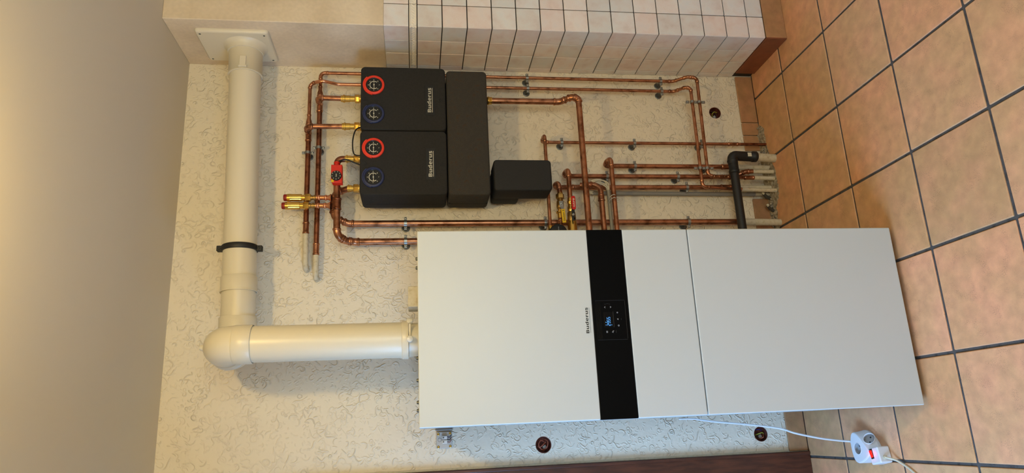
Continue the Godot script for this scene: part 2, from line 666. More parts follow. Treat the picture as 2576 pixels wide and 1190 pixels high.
	M.pilot.emission_energy_multiplier = 1.2
	M.box_clay = mat(Color(0.52, 0.25, 0.17), 0.7, 0.0, ramp_tex(128, noise(71, 0.06, 3), [Color(0.5, 0.45, 0.4), Color(1, 1, 1)], 0.1), 6.0)
	M.wire_brown = mat(Color(0.60, 0.32, 0.22), 0.5)
	M.wire_green = mat(Color(0.62, 0.62, 0.20), 0.5)
	M.wire_blue = mat(Color(0.08, 0.12, 0.35), 0.5)
	M.clear = mat(Color(0.72, 0.71, 0.68), 0.35)
	M.mortar = relief(mat(Color(0.78, 0.73, 0.64), 0.95, 0.0, ramp_tex(256, noise(81, 0.04, 5), [Color(0.6, 0.58, 0.55), Color(1, 1, 1)], 0.25), 4.0), patch, 0.4, 5.0)
	var gm := Image.create(256, 512, false, Image.FORMAT_RGB8)
	var gn := noise(91, 0.02, 4)
	for y in 512:
		for x in 256:
			var g := 0.5 + 0.5 * gn.get_noise_2d(x * 5.0, y * 0.35)
			var g2 := 0.5 + 0.5 * gn.get_noise_2d(x * 22.0 + 500, y * 0.8)
			var c := Color(0.16, 0.07, 0.045).lerp(Color(0.44, 0.23, 0.14), clampf(g * 0.75 + g2 * 0.35 - 0.05, 0, 1))
			gm.set_pixel(x, y, c)
	M.wood = mat(Color(1, 1, 1), 0.38, 0.0, ImageTexture.create_from_image(gm), 1.6)
	M.glass = mat(Color(0.85, 0.92, 1.0, 0.12), 0.03)
	M.glass.transparency = BaseMaterial3D.TRANSPARENCY_ALPHA
	M.lamp = mat(Color(1, 0.95, 0.85), 0.4)
	M.lamp.emission_enabled = true
	M.lamp.emission = Color(1.0, 0.82, 0.58)
	M.lamp.emission_energy_multiplier = 2.0

const PX := 1.298       # side face of the pier
const PZ := 0.357       # its depth
const H := 2.633        # ceiling

func build_shell() -> void:
	# back wall with a door opening and three round box holes
	var w := CSGCombiner3D.new()
	w.name = "wall_back"
	add_child(w)
	w.set_meta("kind", "structure")
	w.set_meta("label", "cream plastered back wall with worm-like trowel ridges")
	var b := CSGBox3D.new()
	b.name = "plaster"
	b.size = Vector3(4.7, H + 0.2, 0.2)
	b.position = Vector3(0.15, H / 2, -0.1)
	b.material = M.wall
	w.add_child(b)
	var op := CSGBox3D.new()
	op.name = "door_opening"
	op.size = Vector3(0.86, 2.06, 0.5)
	op.position = Vector3(-1.01, 1.02, 0)
	op.operation = CSGShape3D.OPERATION_SUBTRACTION
	op.material = M.wall
	w.add_child(op)
	for q in [[-0.392, 1.140, 0.033], [-0.393, 0.199, 0.031], [1.104, 0.208, 0.030]]:
		var c := CSGCylinder3D.new()
		c.name = numbered("box_hole", w)
		c.radius = q[2]
		c.height = 0.12
		c.sides = 28
		c.rotation.x = PI / 2
		c.position = Vector3(q[0], q[1], 0)
		c.operation = CSGShape3D.OPERATION_SUBTRACTION
		c.material = M.wall
		w.add_child(c)
	# left wall with the window opening
	var l := CSGCombiner3D.new()
	l.name = "wall_left"
	add_child(l)
	l.set_meta("kind", "structure")
	l.set_meta("label", "cream plastered left wall with a window")
	var lb := CSGBox3D.new()
	lb.name = "plaster"
	lb.size = Vector3(0.25, H + 0.2, 4.3)
	lb.position = Vector3(-1.745, H / 2, 1.95)
	lb.material = M.wall
	l.add_child(lb)
	var lo := CSGBox3D.new()
	lo.name = "window_opening"
	lo.size = Vector3(0.6, 1.05, 1.7)
	lo.position = Vector3(-1.75, 1.225, 1.37)
	lo.operation = CSGShape3D.OPERATION_SUBTRACTION
	lo.material = M.wall
	l.add_child(lo)
	var fw := CSGCombiner3D.new()
	fw.name = "wall_front"
	add_child(fw)
	fw.set_meta("kind", "structure")
	fw.set_meta("label", "cream plastered wall facing the boiler, with a window")
	var fb := CSGBox3D.new()
	fb.name = "plaster"
	fb.size = Vector3(4.7, H + 0.2, 0.2)
	fb.position = Vector3(0.15, H / 2, 4.0)
	fb.material = M.wall
	fw.add_child(fb)
	var fo := CSGBox3D.new()
	fo.name = "window_opening"
	fo.size = Vector3(1.3, 1.2, 0.5)
	fo.position = Vector3(0.25, 1.5, 4.0)
	fo.operation = CSGShape3D.OPERATION_SUBTRACTION
	fo.material = M.wall
	fw.add_child(fo)
	var w2 := Node3D.new()
	w2.name = "window_2"
	w2.position = Vector3(0.25, 0.9, 4.0)
	w2.set_meta("kind", "structure")
	w2.set_meta("label", "white framed window in the wall facing the boiler")
	add_child(w2)
	box(w2, "window_frame", V(-0.40, 0.9, 3.97), V(0.90, 0.96, 4.03), 0.004, M.white_plastic)
	box(w2, "window_frame", V(-0.40, 2.04, 3.97), V(0.90, 2.1, 4.03), 0.004, M.white_plastic)
	box(w2, "window_frame", V(-0.40, 0.96, 3.97), V(-0.34, 2.04, 4.03), 0.004, M.white_plastic)
	box(w2, "window_frame", V(0.84, 0.96, 3.97), V(0.90, 2.04, 4.03), 0.004, M.white_plastic)
	box(w2, "pane", V(-0.345, 0.955, 3.997), V(0.845, 2.045, 4.003), 0.001, M.glass)
	var mb := MB.new()
	mb.rbox(Vector3(2.5, H / 2, 1.95), Vector3(0.2, H + 0.2, 4.3), 0.002)
	struct("wall_right", mb, M.wall, "cream plastered right wall past the pier")
	mb = MB.new()
	mb.rbox(Vector3(0.1, H + 0.1, 1.95), Vector3(5.0, 0.2, 4.4), 0.002)
	struct("ceiling", mb, M.ceiling, "plain matt off-white ceiling")
	# window frame and pane
	var wf := Node3D.new()
	wf.name = "window_1"
	wf.position = Vector3(-1.75, 0.7, 1.37)
	wf.set_meta("kind", "structure")
	wf.set_meta("label", "white framed window in the left wall")
	add_child(wf)
	box(wf, "window_frame", V(-1.78, 0.70, 0.52), V(-1.72, 0.75, 2.22), 0.004, M.white_plastic)
	box(wf, "window_frame", V(-1.78, 1.70, 0.52), V(-1.72, 1.75, 2.22), 0.004, M.white_plastic)
	box(wf, "window_frame", V(-1.78, 0.75, 0.52), V(-1.72, 1.70, 0.57), 0.004, M.white_plastic)
	box(wf, "window_frame", V(-1.78, 0.75, 2.17), V(-1.72, 1.70, 2.22), 0.004, M.white_plastic)
	box(wf, "pane", V(-1.753, 0.745, 0.565), V(-1.747, 1.705, 2.175), 0.001, M.glass)
	# door of dark stained wood left of the boiler
	var d := Node3D.new()
	d.name = "door_1"
	d.position = Vector3(-1.0, 0, 0)
	d.set_meta("kind", "structure")
	d.set_meta("label", "dark stained wooden door frame beside the boiler")
	add_child(d)
	for s in [[-0.585, -0.471], [-1.55, -1.436]]:
		mb = MB.new()
		mb.rbox(Vector3((s[0] + s[1]) / 2, 1.03, 0.009), Vector3(s[1] - s[0], 2.06, 0.022), 0.003)
		var e: float = s[1] if s[0] > -1 else s[0]
		var sg := -1.0 if s[0] > -1 else 1.0
		mb.rbox(Vector3(e + sg * 0.007, 1.03, 0.013), Vector3(0.014, 2.058, 0.026), 0.004)
		part(d, "frame_board", mb, M.wood)
	box(d, "head_board", V(-1.55, 2.06, -0.002), V(-0.471, 2.17, 0.02), 0.003, M.wood)
	box(d, "jamb", V(-0.60, 0.0, -0.19), V(-0.578, 2.05, -0.001), 0.002, M.wood)
	box(d, "jamb", V(-1.44, 0.0, -0.19), V(-1.42, 2.05, -0.001), 0.002, M.wood)
	box(d, "door_leaf", V(-1.42, 0.008, -0.075), V(-0.602, 2.045, -0.035), 0.003, M.wood)
	for k in 2:
		box(d, "door_panel", V(-1.32, 0.2 + k * 0.95, -0.04), V(-0.70, 1.0 + k * 0.85, -0.028), 0.006, M.wood)
	mb = MB.new()
	mb.rbox(Vector3(-0.467, 1.08, 0.003), Vector3(0.009, 1.98, 0.008), 0.003)
	struct("trim_1", mb, M.painted, "narrow cream filler strip along the dark door frame")
	# ceiling lamp
	var t := thing("ceiling_lamp", "round white glass ceiling lamp glowing warmly above the boiler", "lamp", V(0.18, H, 1.75))
	mb = MB.new()
	mb.lathe(V(0.18, H, 1.75), Vector3.DOWN, [Vector2(0, 0), Vector2(0, 0.10), Vector2(0.02, 0.10), Vector2(0.025, 0.07), Vector2(0.025, 0)], 28)
	part(t, "lamp_base", mb, M.white_plastic)
	mb = MB.new()
	var pr := [Vector2(0.0, 0.06)]
	for k in 9:
		var a := PI * (0.12 + 0.88 * k / 8.0)
		pr.append(Vector2(0.09 - 0.085 * cos(a), 0.10 * sin(a)))
	mb.lathe(V(0.18, H - 0.02, 1.75), Vector3.DOWN, pr, 28)
	part(t, "lamp_globe", mb, M.lamp)
	var o := OmniLight3D.new()
	o.name = "lamp_light"
	o.position = Vector3(0, -0.11, 0)
	o.light_color = LAMP_COLOR
	o.light_energy = LAMP_E
	o.light_size = 0.045
	o.omni_range = 12.0
	o.omni_attenuation = 2.0
	o.shadow_enabled = true
	t.add_child(o)

func build_floor() -> void:
	var mb := MB.new()
	mb.rbox(Vector3(0.15, -0.104, 1.95), Vector3(4.7, 0.2, 4.3), 0.001)
	var fl := struct("floor", mb, M.grout, "floor of square terracotta tiles with dark joints")
	var x0 := 1.1749
	var z0 := 0.2738
	var tx := 0.3338
	var j := 0.0048
	for a in range(-1, 12):
		for b in range(-4, 10):
			var xr := x0 - b * tx
			var xl := xr - tx
			var zb := z0 + (a) * tx
			var zf := zb + tx
			if a < 0:
				zb = 0.012 - j
				zf = z0
			xl = maxf(xl, -1.62 + j)
			xr = minf(xr, 2.4 - j)
			zf = minf(zf, 3.9 - j)
			if xr - xl < 0.03 or zf - zb < 0.03:
				continue
			if a >= 0 and b < -2 and zb > 1.6:
				continue
			if zf < PZ and xl > PX - 0.02:
				continue
			var lift := rng.randf_range(-0.0008, 0.0006)
			mb = MB.new()
			mb.rbox(Vector3((xl + xr) / 2, -0.007 + lift, (zb + zf) / 2), Vector3(xr - xl - 2 * j, 0.014, zf - zb - 2 * j), 0.0035, Basis(Vector3.UP, rng.randf_range(-0.003, 0.003)), 1)
			part(fl, "tile", mb, M.clay[rng.randi() % 6])

func build_pier() -> void:
	var mb := MB.new()
	mb.rbox(Vector3((PX + 2.4) / 2, (1.772 + H) / 2, PZ / 2), Vector3(2.4 - PX, H - 1.772, PZ), 0.004)
	var p := struct("wall_pier", mb, M.plaster, "pier beside the boiler, plastered above and tiled below")
	mb = MB.new()
	mb.rbox(Vector3((PX + 0.006 + 2.4) / 2, 1.772 / 2, (PZ - 0.006) / 2), Vector3(2.4 - PX - 0.006, 1.7725, PZ - 0.006), 0.001)
	part(p, "tile_bed", mb, M.tile_grout)
	var rows := [[1.7742, 1.6685]]
	var y := 1.635
	while y > 0.12:
		var yn := maxf(y - 0.1043, 0.098)
		rows.append([y, yn])
		y = yn
	var g := 0.0021
	var zc := [[PZ, 0.2480], [0.2480, 0.1430], [0.1430, 0.0380], [0.0380, 0.0]]
	var xc := []
	var x := PX
	while x < 2.3:
		xc.append([x, x + 0.1045])
		x += 0.1045
	for r in rows:
		for c in zc:
			mb = MB.new()
			var mt: Material = M.pier_tile[rng.randi() % 4]
			mb.rbox(Vector3(PX + 0.0035, (r[0] + r[1]) / 2, (c[0] + c[1]) / 2), Vector3(0.007, r[0] - r[1] - 2 * g, c[0] - c[1] - (2 * g if c[0] < PZ else g)), 0.0014, Basis.IDENTITY, 1)
			part(p, "tile", mb, mt)
		for k in xc.size():
			var c = xc[k]
			mb = MB.new()
			mb.rbox(Vector3((c[0] + c[1]) / 2, (r[0] + r[1]) / 2, PZ - 0.003), Vector3(c[1] - c[0] - 2 * g, r[0] - r[1] - 2 * g, 0.007), 0.0014, Basis.IDENTITY, 1)
			part(p, "tile", mb, M.pier_tile[rng.randi() % 4])
	# relief border strip: a slim moulded tile with a row of slanted leaves
	for c in zc:
		border_piece(p, V(PX, 1.6518, (c[0] + c[1]) / 2), V(0, 0, 1), V(-1, 0, 0), c[0] - c[1])
	for k in xc.size():
		border_piece(p, V((xc[k][0] + xc[k][1]) / 2, 1.6518, PZ), V(1, 0, 0), V(0, 0, 1), 0.1045)

func border_piece(p: Node, c: Vector3, along: Vector3, out: Vector3, l: float) -> void:
	var mb := MB.new()
	var b := Basis(along, Vector3.UP, along.cross(Vector3.UP))
	mb.rbox(c - out * 0.003, Vector3(l - 0.003, 0.031, 0.011), 0.002, b, 1)
	mb.rbox(c + out * 0.003 + Vector3(0, 0.0125, 0), Vector3(l - 0.003, 0.005, 0.006), 0.002, b, 1)
	mb.rbox(c + out * 0.003 - Vector3(0, 0.0125, 0), Vector3(l - 0.003, 0.005, 0.006), 0.002, b, 1)
	var n := int(l / 0.0125)
	for k in n:
		var q := c + along * (-l / 2 + (k + 0.5) * l / n) + out * 0.002
		var d := (along * 0.6 + Vector3.UP * 0.8).normalized()
		mb.tube([q - d * 0.0095, q - d * 0.005 - along * 0.001, q, q + d * 0.005 + along * 0.001, q + d * 0.0095], [0.0006, 0.0026, 0.0034, 0.0024, 0.0006], 6, false)
	part(p, "border_tile", mb, M.border)

func build_skirting() -> void:
	var s := Node3D.new()
	s.name = "baseboard_back"
	s.set_meta("kind", "structure")
	s.set_meta("label", "terracotta skirting tiles along the back wall")
	add_child(s)
	for q in [[1.296, 1.052], [1.048, 0.985], [0.981, 0.905], [0.662, 0.47], [0.466, 0.14], [0.136, -0.19], [-0.194, -0.468]]:
		box(s, "tile", V(q[1], 0.0, 0.0), V(q[0], 0.084, 0.011), 0.003, M.skirt)
	var s2 := Node3D.new()
	s2.name = "baseboard_pier"
	s2.set_meta("kind", "structure")
	s2.set_meta("label", "brown skirting tiles round the foot of the pier")
	add_child(s2)
	box(s2, "tile", V(PX - 0.004, 0.0, 0.045), V(PX + 0.008, 0.096, PZ + 0.003), 0.002, M.skirt_brown, "reddish brown glazed skirting tile")
	box(s2, "tile", V(PX + 0.001, 0.0, PZ - 0.006), V(PX + 0.33, 0.096, PZ + 0.004), 0.002, M.skirt)
	box(s2, "tile", V(PX + 0.334, 0.0, PZ - 0.006), V(PX + 0.66, 0.096, PZ + 0.004), 0.002, M.skirt)
	# rough mortar where the pipes leave the floor
	var t := thing("mortar_patch", "rough grey mortar patch round the pipe stubs on the floor", "mortar", V(0.78, 0, 0.03))
	var mb := MB.new()
	var nz := noise(15, 18.0, 3)
	var nx := 56
	var nzv := 16
	for i in nx + 1:
		for j in nzv + 1:
			var x := 0.5 + 0.56 * i / nx
			var edge := 0.055 + 0.045 * smoothstep(0.95, 0.72, x) * smoothstep(0.58, 0.68, x) + 0.012 * nz.get_noise_1d(x * 3.0)
			edge *= smoothstep(1.06, 1.0, x)
			var z := edge * j / nzv + 0.0005
			var hh := (0.012 + 0.006 * nz.get_noise_2d(x * 2, z * 2)) * (1.0 - pow(float(j) / nzv, 2.0)) * smoothstep(0.5, 0.56, x) * smoothstep(1.06, 0.98, x)
			mb.vert(Vector3(x, maxf(hh, 0) - 0.0008, z), Vector3.UP)
	for i in nx:
		for j in nzv:
			var o := i * (nzv + 1) + j
			mb.quad(o, o + 1, o + nzv + 2, o + nzv + 1)
	part(t, "mortar_skin", mb, M.mortar)
	for k in 26:
		mb = MB.new()
		var x := rng.randf_range(0.52, 1.02)
		var z := rng.randf_range(0.012, 0.05)
		mb.rbox(Vector3(x, 0.010, z), Vector3(rng.randf_range(0.006, 0.02), 0.010, rng.randf_range(0.006, 0.014)), 0.003, Basis.from_euler(Vector3(rng.randf(), rng.randf() * 3, rng.randf())), 1)
		part(t, "mortar_crumb", mb, M.mortar)

const BX := -0.313
const BZ := 0.795
const BT := 1.645

func build_boiler() -> void:
	var t := thing("boiler", "tall white floor-standing boiler with black control band", "boiler", V(BX + 0.3, 0, 0.45))
	box(t, "body", V(BX + 0.004, 0.03, 0.14), V(BX + 0.596, BT - 0.004, BZ - 0.03), 0.004, M.white_coat)
	for q in [[0.06, 0.2], [0.54, 0.2], [0.06, 0.70], [0.54, 0.70]]:
		var mb := MB.new()
		mb.lathe(V(BX + q[0], 0, q[1]), Vector3.UP, [Vector2(0, 0), Vector2(0, 0.022), Vector2(0.008, 0.022), Vector2(0.012, 0.008), Vector2(0.034, 0.008)], 14)
		part(t, "foot", mb, M.screw_black)
	box(t, "plinth", V(BX + 0.02, 0.008, BZ - 0.06), V(BX + 0.58, 0.035, BZ - 0.045), 0.002, M.screw_black)
	box(t, "front_panel", V(BX, 1.099, BZ - 0.029), V(BX + 0.6, BT, BZ), 0.0035, M.white_coat)
	box(t, "front_panel", V(BX, 0.7585, BZ - 0.029), V(BX + 0.6, 0.980, BZ), 0.0035, M.white_coat)
	box(t, "front_panel", V(BX, 0.020, BZ - 0.029), V(BX + 0.6, 0.7555, BZ), 0.0035, M.white_coat)
	var band := box(t, "control_band", V(BX, 0.9805, BZ - 0.029), V(BX + 0.6, 1.0985, BZ - 0.0005), 0.002, M.black_gloss, "glossy black control band")
	var z := BZ - 0.0005
	# control panel: thin outline, ribbed grille, display, printed icons
	var cp := MB.new()
	cp.rbox(V(-0.0095, 0.992, z), V(0.121, 0.0008, 0.0012), 0.0003, Basis.IDENTITY, 1)
	cp.rbox(V(0.0525, 1.04, z), V(0.0007, 0.096, 0.0010), 0.0003, Basis.IDENTITY, 1)
	cp.rbox(V(-0.0720, 1.04, z), V(0.0007, 0.096, 0.0010), 0.0003, Basis.IDENTITY, 1)
	part(band, "panel_outline", cp, M.icon_dim)
	var rib := MB.new()
	for k in 5:
		rib.rbox(V(-0.0095, 1.074 + k * 0.0035, z), V(0.121, 0.0012, 0.0012), 0.0004, Basis.IDENTITY, 1)
	part(band, "grille", rib, M.lcd)
	var lcd := box(band, "display", V(-0.033, 1.034, z - 0.001), V(0.016, 1.0635, z + 0.0008), 0.0005, M.lcd)
	box(band, "display_edge", V(-0.033, 1.0325, z - 0.001), V(0.0165, 1.0337, z + 0.001), 0.0003, M.icon_dim)
	var segs := {"2": [0, 1, 6, 4, 3], "9": [0, 1, 2, 3, 5, 6], "5": [0, 5, 6, 2, 3]}
	var txt := "2955"
	for k in 4:
		var mb := MB.new()
		var cx := -0.0255 + k * 0.0072
		var cy := 1.0495
		var w := 0.0048
		var h := 0.0102
		for sgm in segs[txt[k]]:
			var c := Vector3(cx, cy, z + 0.0011)
			var sz := Vector3(w - 0.0008, 0.0011, 0.0005)
			match sgm:
				0: c.y += h / 2
				3: c.y -= h / 2
				6: pass
				_:
					sz = Vector3(0.0011, h / 2 - 0.0007, 0.0005)
					c.x += w / 2 if sgm in [1, 2] else -w / 2
					c.y += h / 4 if sgm in [1, 5] else -h / 4
			mb.rbox(c, sz, 0.0002, Basis.IDENTITY, 1)
		part(lcd, "digit", mb, M.digit)
	var ds := MB.new()
	ds.rbox(V(-0.0258, 1.0590, z + 0.0011), V(0.0022, 0.0018, 0.0005), 0.0003)
	ds.rbox(V(-0.0172, 1.0590, z + 0.0011), V(0.0024, 0.0020, 0.0005), 0.0003, Basis(Vector3.BACK, PI / 4))
	ds.rbox(V(-0.0258, 1.0402, z + 0.0011), V(0.0020, 0.0018, 0.0005), 0.0003)
	part(lcd, "display_symbol", ds, M.digit)
	words(band, "arrow_key", "∧" if false else "^", V(0.031, 1.0585, z + 0.0003), 0.0062, 0.0038, M.icon)
	words(band, "arrow_key", "v", V(0.031, 1.0395, z + 0.0003), 0.0062, 0.0038, M.icon)
	var ic := MB.new()
	for k in 3:
		ic.rbox(V(-0.0472 + (k - 1) * 0.0021, 1.0572, z + 0.0003), V(0.0014, 0.0052, 0.0006), 0.0003)
	part(band, "radiator_icon", ic, M.icon)
	ic = MB.new()
	ic.rbox(V(-0.0472, 1.038, z + 0.0003), V(0.0066, 0.0018, 0.0006), 0.0004)
	ic.rbox(V(-0.0480, 1.0395, z + 0.0003), V(0.0016, 0.0040, 0.0006), 0.0004)
	ic.rbox(V(-0.0448, 1.0360, z + 0.0003), V(0.0016, 0.0030, 0.0006), 0.0004)
	part(band, "tap_icon", ic, M.icon)
	ic = MB.new()
	ic.lathe(V(-0.0282, 1.018, z), Vector3.BACK, [Vector2(0.0002, 0.0014), Vector2(0.0008, 0.0016), Vector2(0.0008, 0.0026), Vector2(0.0002, 0.0028)], 16)
	part(band, "circle_icon", ic, M.icon)
	ic = MB.new()
	ic.rbox(V(-0.0080, 1.0185, z + 0.0003), V(0.0044, 0.0026, 0.0006), 0.0006)
	ic.rbox(V(-0.0072, 1.0205, z + 0.0003), V(0.0020, 0.0020, 0.0006), 0.0006)
	part(band, "menu_icon", ic, M.icon)
	ic = MB.new()
	ic.lathe(V(0.0130, 1.0190, z), Vector3.BACK, [Vector2(0.0002, 0.0008), Vector2(0.0008, 0.0010), Vector2(0.0008, 0.0022), Vector2(0.0002, 0.0024)], 12)
	part(band, "return_icon", ic, M.icon)
	for q in [[V(0.042, 1.0495, z), V(0.0008, 0.0075, 0.0008)], [V(0.0405, 1.0565, z), V(0.0008, 0.0050, 0.0008)], [V(0.0405, 1.0425, z), V(0.0008, 0.0050, 0.0008)], [V(-0.0080, 1.0080, z), V(0.0060, 0.0008, 0.0008)], [V(-0.0470, 1.0275, z), V(0.0080, 0.0008, 0.0008)]]:
		ic = MB.new()
		ic.rbox(q[0], q[1], 0.0003)
		part(band, "key_mark", ic, M.icon_dim)
	words(t, "logo_lettering", "Buderus", V(-0.0095, 1.1195, BZ + 0.0002), 0.081, 0.0105, M.logo_dark)
	box(t, "logo_line", V(-0.049, 1.1095, BZ - 0.0003), V(0.031, 1.1103, BZ + 0.0004), 0.0002, M.logo_dark)
	# fittings on the boiler's top
	box(t, "terminal_box", V(0.095, BT - 0.006, 0.42), V(0.168, BT + 0.032, 0.52), 0.003, M.painted, "beige terminal box on the boiler top")
	for q in [[0.22, 0.70], [0.185, 0.72], [-0.10, 0.70], [-0.17, 0.72], [-0.235, 0.70], [-0.26, 0.71]]:
		var mb2 := MB.new()
		mb2.lathe(V(q[0], BT - 0.006, q[1]), Vector3.UP, [Vector2(0, 0.006), Vector2(0.008, 0.006), Vector2(0.012, 0.004), Vector2(0.012, 0)], 10)
		part(t, "top_screw", mb2, M.steel_dark)

func build_flue() -> void:
	var hz := 0.18
	var vx := -0.006
	var vz := 0.43
	var r := 0.0625
	var ay := 2.316
	var t := thing("flue_pipe", "white flue pipe rising from the boiler and turning to the pier", "flue pipe", V(vx, BT - 0.005, vz))
	var mb := MB.new()
	mb.lathe(V(vx, BT - 0.006, vz), Vector3.UP, [Vector2(0.004, 0.058), Vector2(0.036, 0.0588)], 40)
	part(t, "test_adapter", mb, M.flue)
	for q in [[0.046, 1.672], [-0.012, 1.672]]:
		var d := Vector3(q[0] - vx, 0, 0.0)
		d.z = sqrt(maxf(0.058 * 0.058 - d.x * d.x, 0.0004))
		var o := V(vx, q[1], vz) + d * 0.98
		mb = MB.new()
		mb.lathe(o, V(d.x * 0.4, 0.0, d.z).normalized(), [Vector2(0, 0.009), Vector2(0.014, 0.009), Vector2(0.014, 0.0115), Vector2(0.021, 0.0115), Vector2(0.023, 0.009), Vector2(0.024, 0)], 16)
		part(t, "test_port_cap", mb, M.white_plastic)
	mb = MB.new()
	mb.rbox(V(0.017, 1.672, vz + 0.060), V(0.05, 0.007, 0.006), 0.002)
	part(t, "cap_strap", mb, M.flue)
	mb = MB.new()
	mb.lathe(V(vx, 1.677, vz), Vector3.UP, [Vector2(0, 0.058), Vector2(0, 0.0675), Vector2(0.021, 0.0675), Vector2(0.023, 0.0655), Vector2(0.023, 0.0645), Vector2(0.028, 0.0645), Vector2(0.028, r)], 40)
	part(t, "collar", mb, M.flue)
	mb = MB.new()
	mb.lathe(V(vx, 1.70, vz), Vector3.UP, [Vector2(0, r), Vector2(0.51, r)], 40)
	part(t, "riser_pipe", mb, M.flue)
	# first elbow: up, then towards the wall
	mb = MB.new()
	mb.lathe(V(vx, 2.203, vz), Vector3.UP, [Vector2(0.010, r), Vector2(0.010, 0.0645), Vector2(0, 0.0645), Vector2(0, 0.0660), Vector2(0.0015, 0.0672), Vector2(0.0595, 0.0672), Vector2(0.061, 0.0660), Vector2(0.061, 0.064)], 40)
	part(t, "socket", mb, M.flue)
	mb = MB.new()
	var pts := [V(vx, 2.255, vz)]
	pts.append_array(arc_pts(V(vx, 1.9, vz), V(vx, ay, vz), V(vx, ay, -0.2), 0.068, 14))
	pts.append(V(vx, ay, hz + 0.095))
	mb.tube(pts, 0.0655, 40)
	part(t, "elbow", mb, M.flue)
	mb = MB.new()
	mb.lathe(V(vx, ay, hz + 0.098), Vector3.BACK, [Vector2(0, 0.064), Vector2(0, 0.0685), Vector2(0.004, 0.0715), Vector2(0.012, 0.0715), Vector2(0.014, 0.0685), Vector2(0.055, 0.0685), Vector2(0.055, 0.065)], 40)
	part(t, "socket", mb, M.flue)
	mb = MB.new()
	mb.lathe(V(vx, ay + 0.062, vz - 0.055), Vector3.UP, [Vector2(0, 0.011), Vector2(0.011, 0.010), Vector2(0.014, 0.008), Vector2(0.014, 0)], 16)
	part(t, "cap_nub", mb, M.flue)
	# second elbow: towards the pier
	var dirx := V(0.9996, 0.028, 0).normalized()
	mb = MB.new()
	pts = [V(vx, ay, hz + 0.11)]
	pts.append_array(arc_pts(V(vx, ay, 0.6), V(vx, ay, hz), V(vx, ay, hz) + dirx, 0.07, 14))
	pts.append(V(vx, ay, hz) + dirx * 0.10)
	mb.tube(pts, 0.0655, 40)
	part(t, "elbow", mb, M.flue)
	var at := func(x: float) -> Vector3: return V(vx, ay, hz) + dirx * (x - vx)
	mb = MB.new()
	mb.lathe(at.call(0.085), dirx, [Vector2(0, 0.064), Vector2(0, 0.0682), Vector2(0.0425, 0.0682), Vector2(0.044, 0.0672), Vector2(0.044, 0.0645), Vector2(0.034, 0.0645), Vector2(0.034, r)], 40)
	part(t, "socket", mb, M.flue)
	mb = MB.new()
	mb.lathe(at.call(0.12), dirx, [Vector2(0, r), Vector2(1.03, r)], 40)
	part(t, "crossing_pipe", mb, M.flue)
	mb = MB.new()
	mb.lathe(at.call(0.226), dirx, [Vector2(0.008, r), Vector2(0.008, 0.0645), Vector2(0, 0.0645), Vector2(0, 0.0690), Vector2(0.003, 0.0690), Vector2(0.004, 0.0668), Vector2(0.059, 0.0668), Vector2(0.060, 0.0660), Vector2(0.060, 0.0645), Vector2(0.052, 0.0645), Vector2(0.052, r)], 40)
	mb.rbox(at.call(0.256) + V(0, 0.068, 0.0), V(0.05, 0.004, 0.012), 0.001)
	part(t, "sleeve", mb, M.flue)
	mb = MB.new()
	mb.lathe(at.call(1.145), dirx, [Vector2(0, 0.063), Vector2(0, 0.069), Vector2(0.003, 0.0695), Vector2(0.005, 0.067), Vector2(0.135, 0.067), Vector2(0.135, 0.05)], 40)
	part(t, "end_socket", mb, M.flue)
	mb = MB.new()
	mb.rbox(at.call(1.18) + V(0, -0.004, 0.068), V(0.05, 0.026, 0.007), 0.003)
	mb.rbox(at.call(1.158) + V(0, -0.004, 0.068), V(0.008, 0.034, 0.009), 0.002)
	part(t, "clip_tab", mb, M.flue)
	# square wall plate on the pier
	var w := thing("wall_plate", "square cream wall plate with four screws round the flue on the pier", "wall plate", V(PX, 2.24, 0.177))
	mb = MB.new()
	var xf := Transform3D(Basis(V(0, 0, 1), V(0, 1, 0), V(-1, 0, 0)), V(PX, 2.386, 0.177))
	mb.prism(rrect(0, 0, 0.236, 0.290, 0.014), 0.016, 0.008, xf)
	part(w, "plate", mb, M.flue)
	mb = MB.new()
	var py: float = at.call(PX).y
	mb.lathe(V(PX - 0.014, py, hz), V(-1, 0, 0), [Vector2(0, 0.092), Vector2(0.004, 0.086), Vector2(0.010, 0.078), Vector2(0.020, 0.074), Vector2(0.034, 0.072), Vector2(0.034, 0.06)], 40)
	part(w, "plate_collar", mb, M.flue)
	for q in [[0.098, 0.126], [-0.098, 0.126], [0.098, -0.126], [-0.098, -0.126]]:
		mb = MB.new()
		mb.lathe(V(PX - 0.015, 2.386 + q[1], 0.177 + q[0]), V(-1, 0, 0), [Vector2(0, 0.005), Vector2(0.0015, 0.0042), Vector2(0.002, 0.002), Vector2(0.0012, 0)], 12)
		part(w, "screw", mb, M.steel_dark)
	# dark plastic bracket
	var c := thing("flue_clamp", "dark grey plastic clamp round the white flue pipe", "clamp", at.call(0.40) - V(0, 0, hz))
	var cc: Vector3 = at.call(0.40)
	mb = MB.new()
	mb.lathe(cc - dirx * 0.011, dirx, [Vector2(0, r + 0.0003), Vector2(0, 0.0665), Vector2(0.002, 0.068), Vector2(0.020, 0.068), Vector2(0.022, 0.0665), Vector2(0.022, r + 0.0003)], 40)
	part(c, "ring", mb, M.rubber)
	for sg in [-1.0, 1.0]:
		mb = MB.new()
		mb.rbox(cc + V(0, sg * 0.073, 0.005), V(0.022, 0.024, 0.016), 0.003)
		mb.rbox(cc + V(0, sg * 0.073, -0.007), V(0.022, 0.024, 0.006), 0.002)
		mb.cyl(cc + V(0, sg * 0.074, 0.012), cc + V(0, sg * 0.074, 0.017), 0.005, 10, 0.001)
		part(c, "ear", mb, M.rubber)
	mb = MB.new()
	mb.cyl(cc + V(0, 0, -r), V(cc.x, cc.y, 0), 0.006, 10)
	part(c, "stud", mb, M.steel_dark)

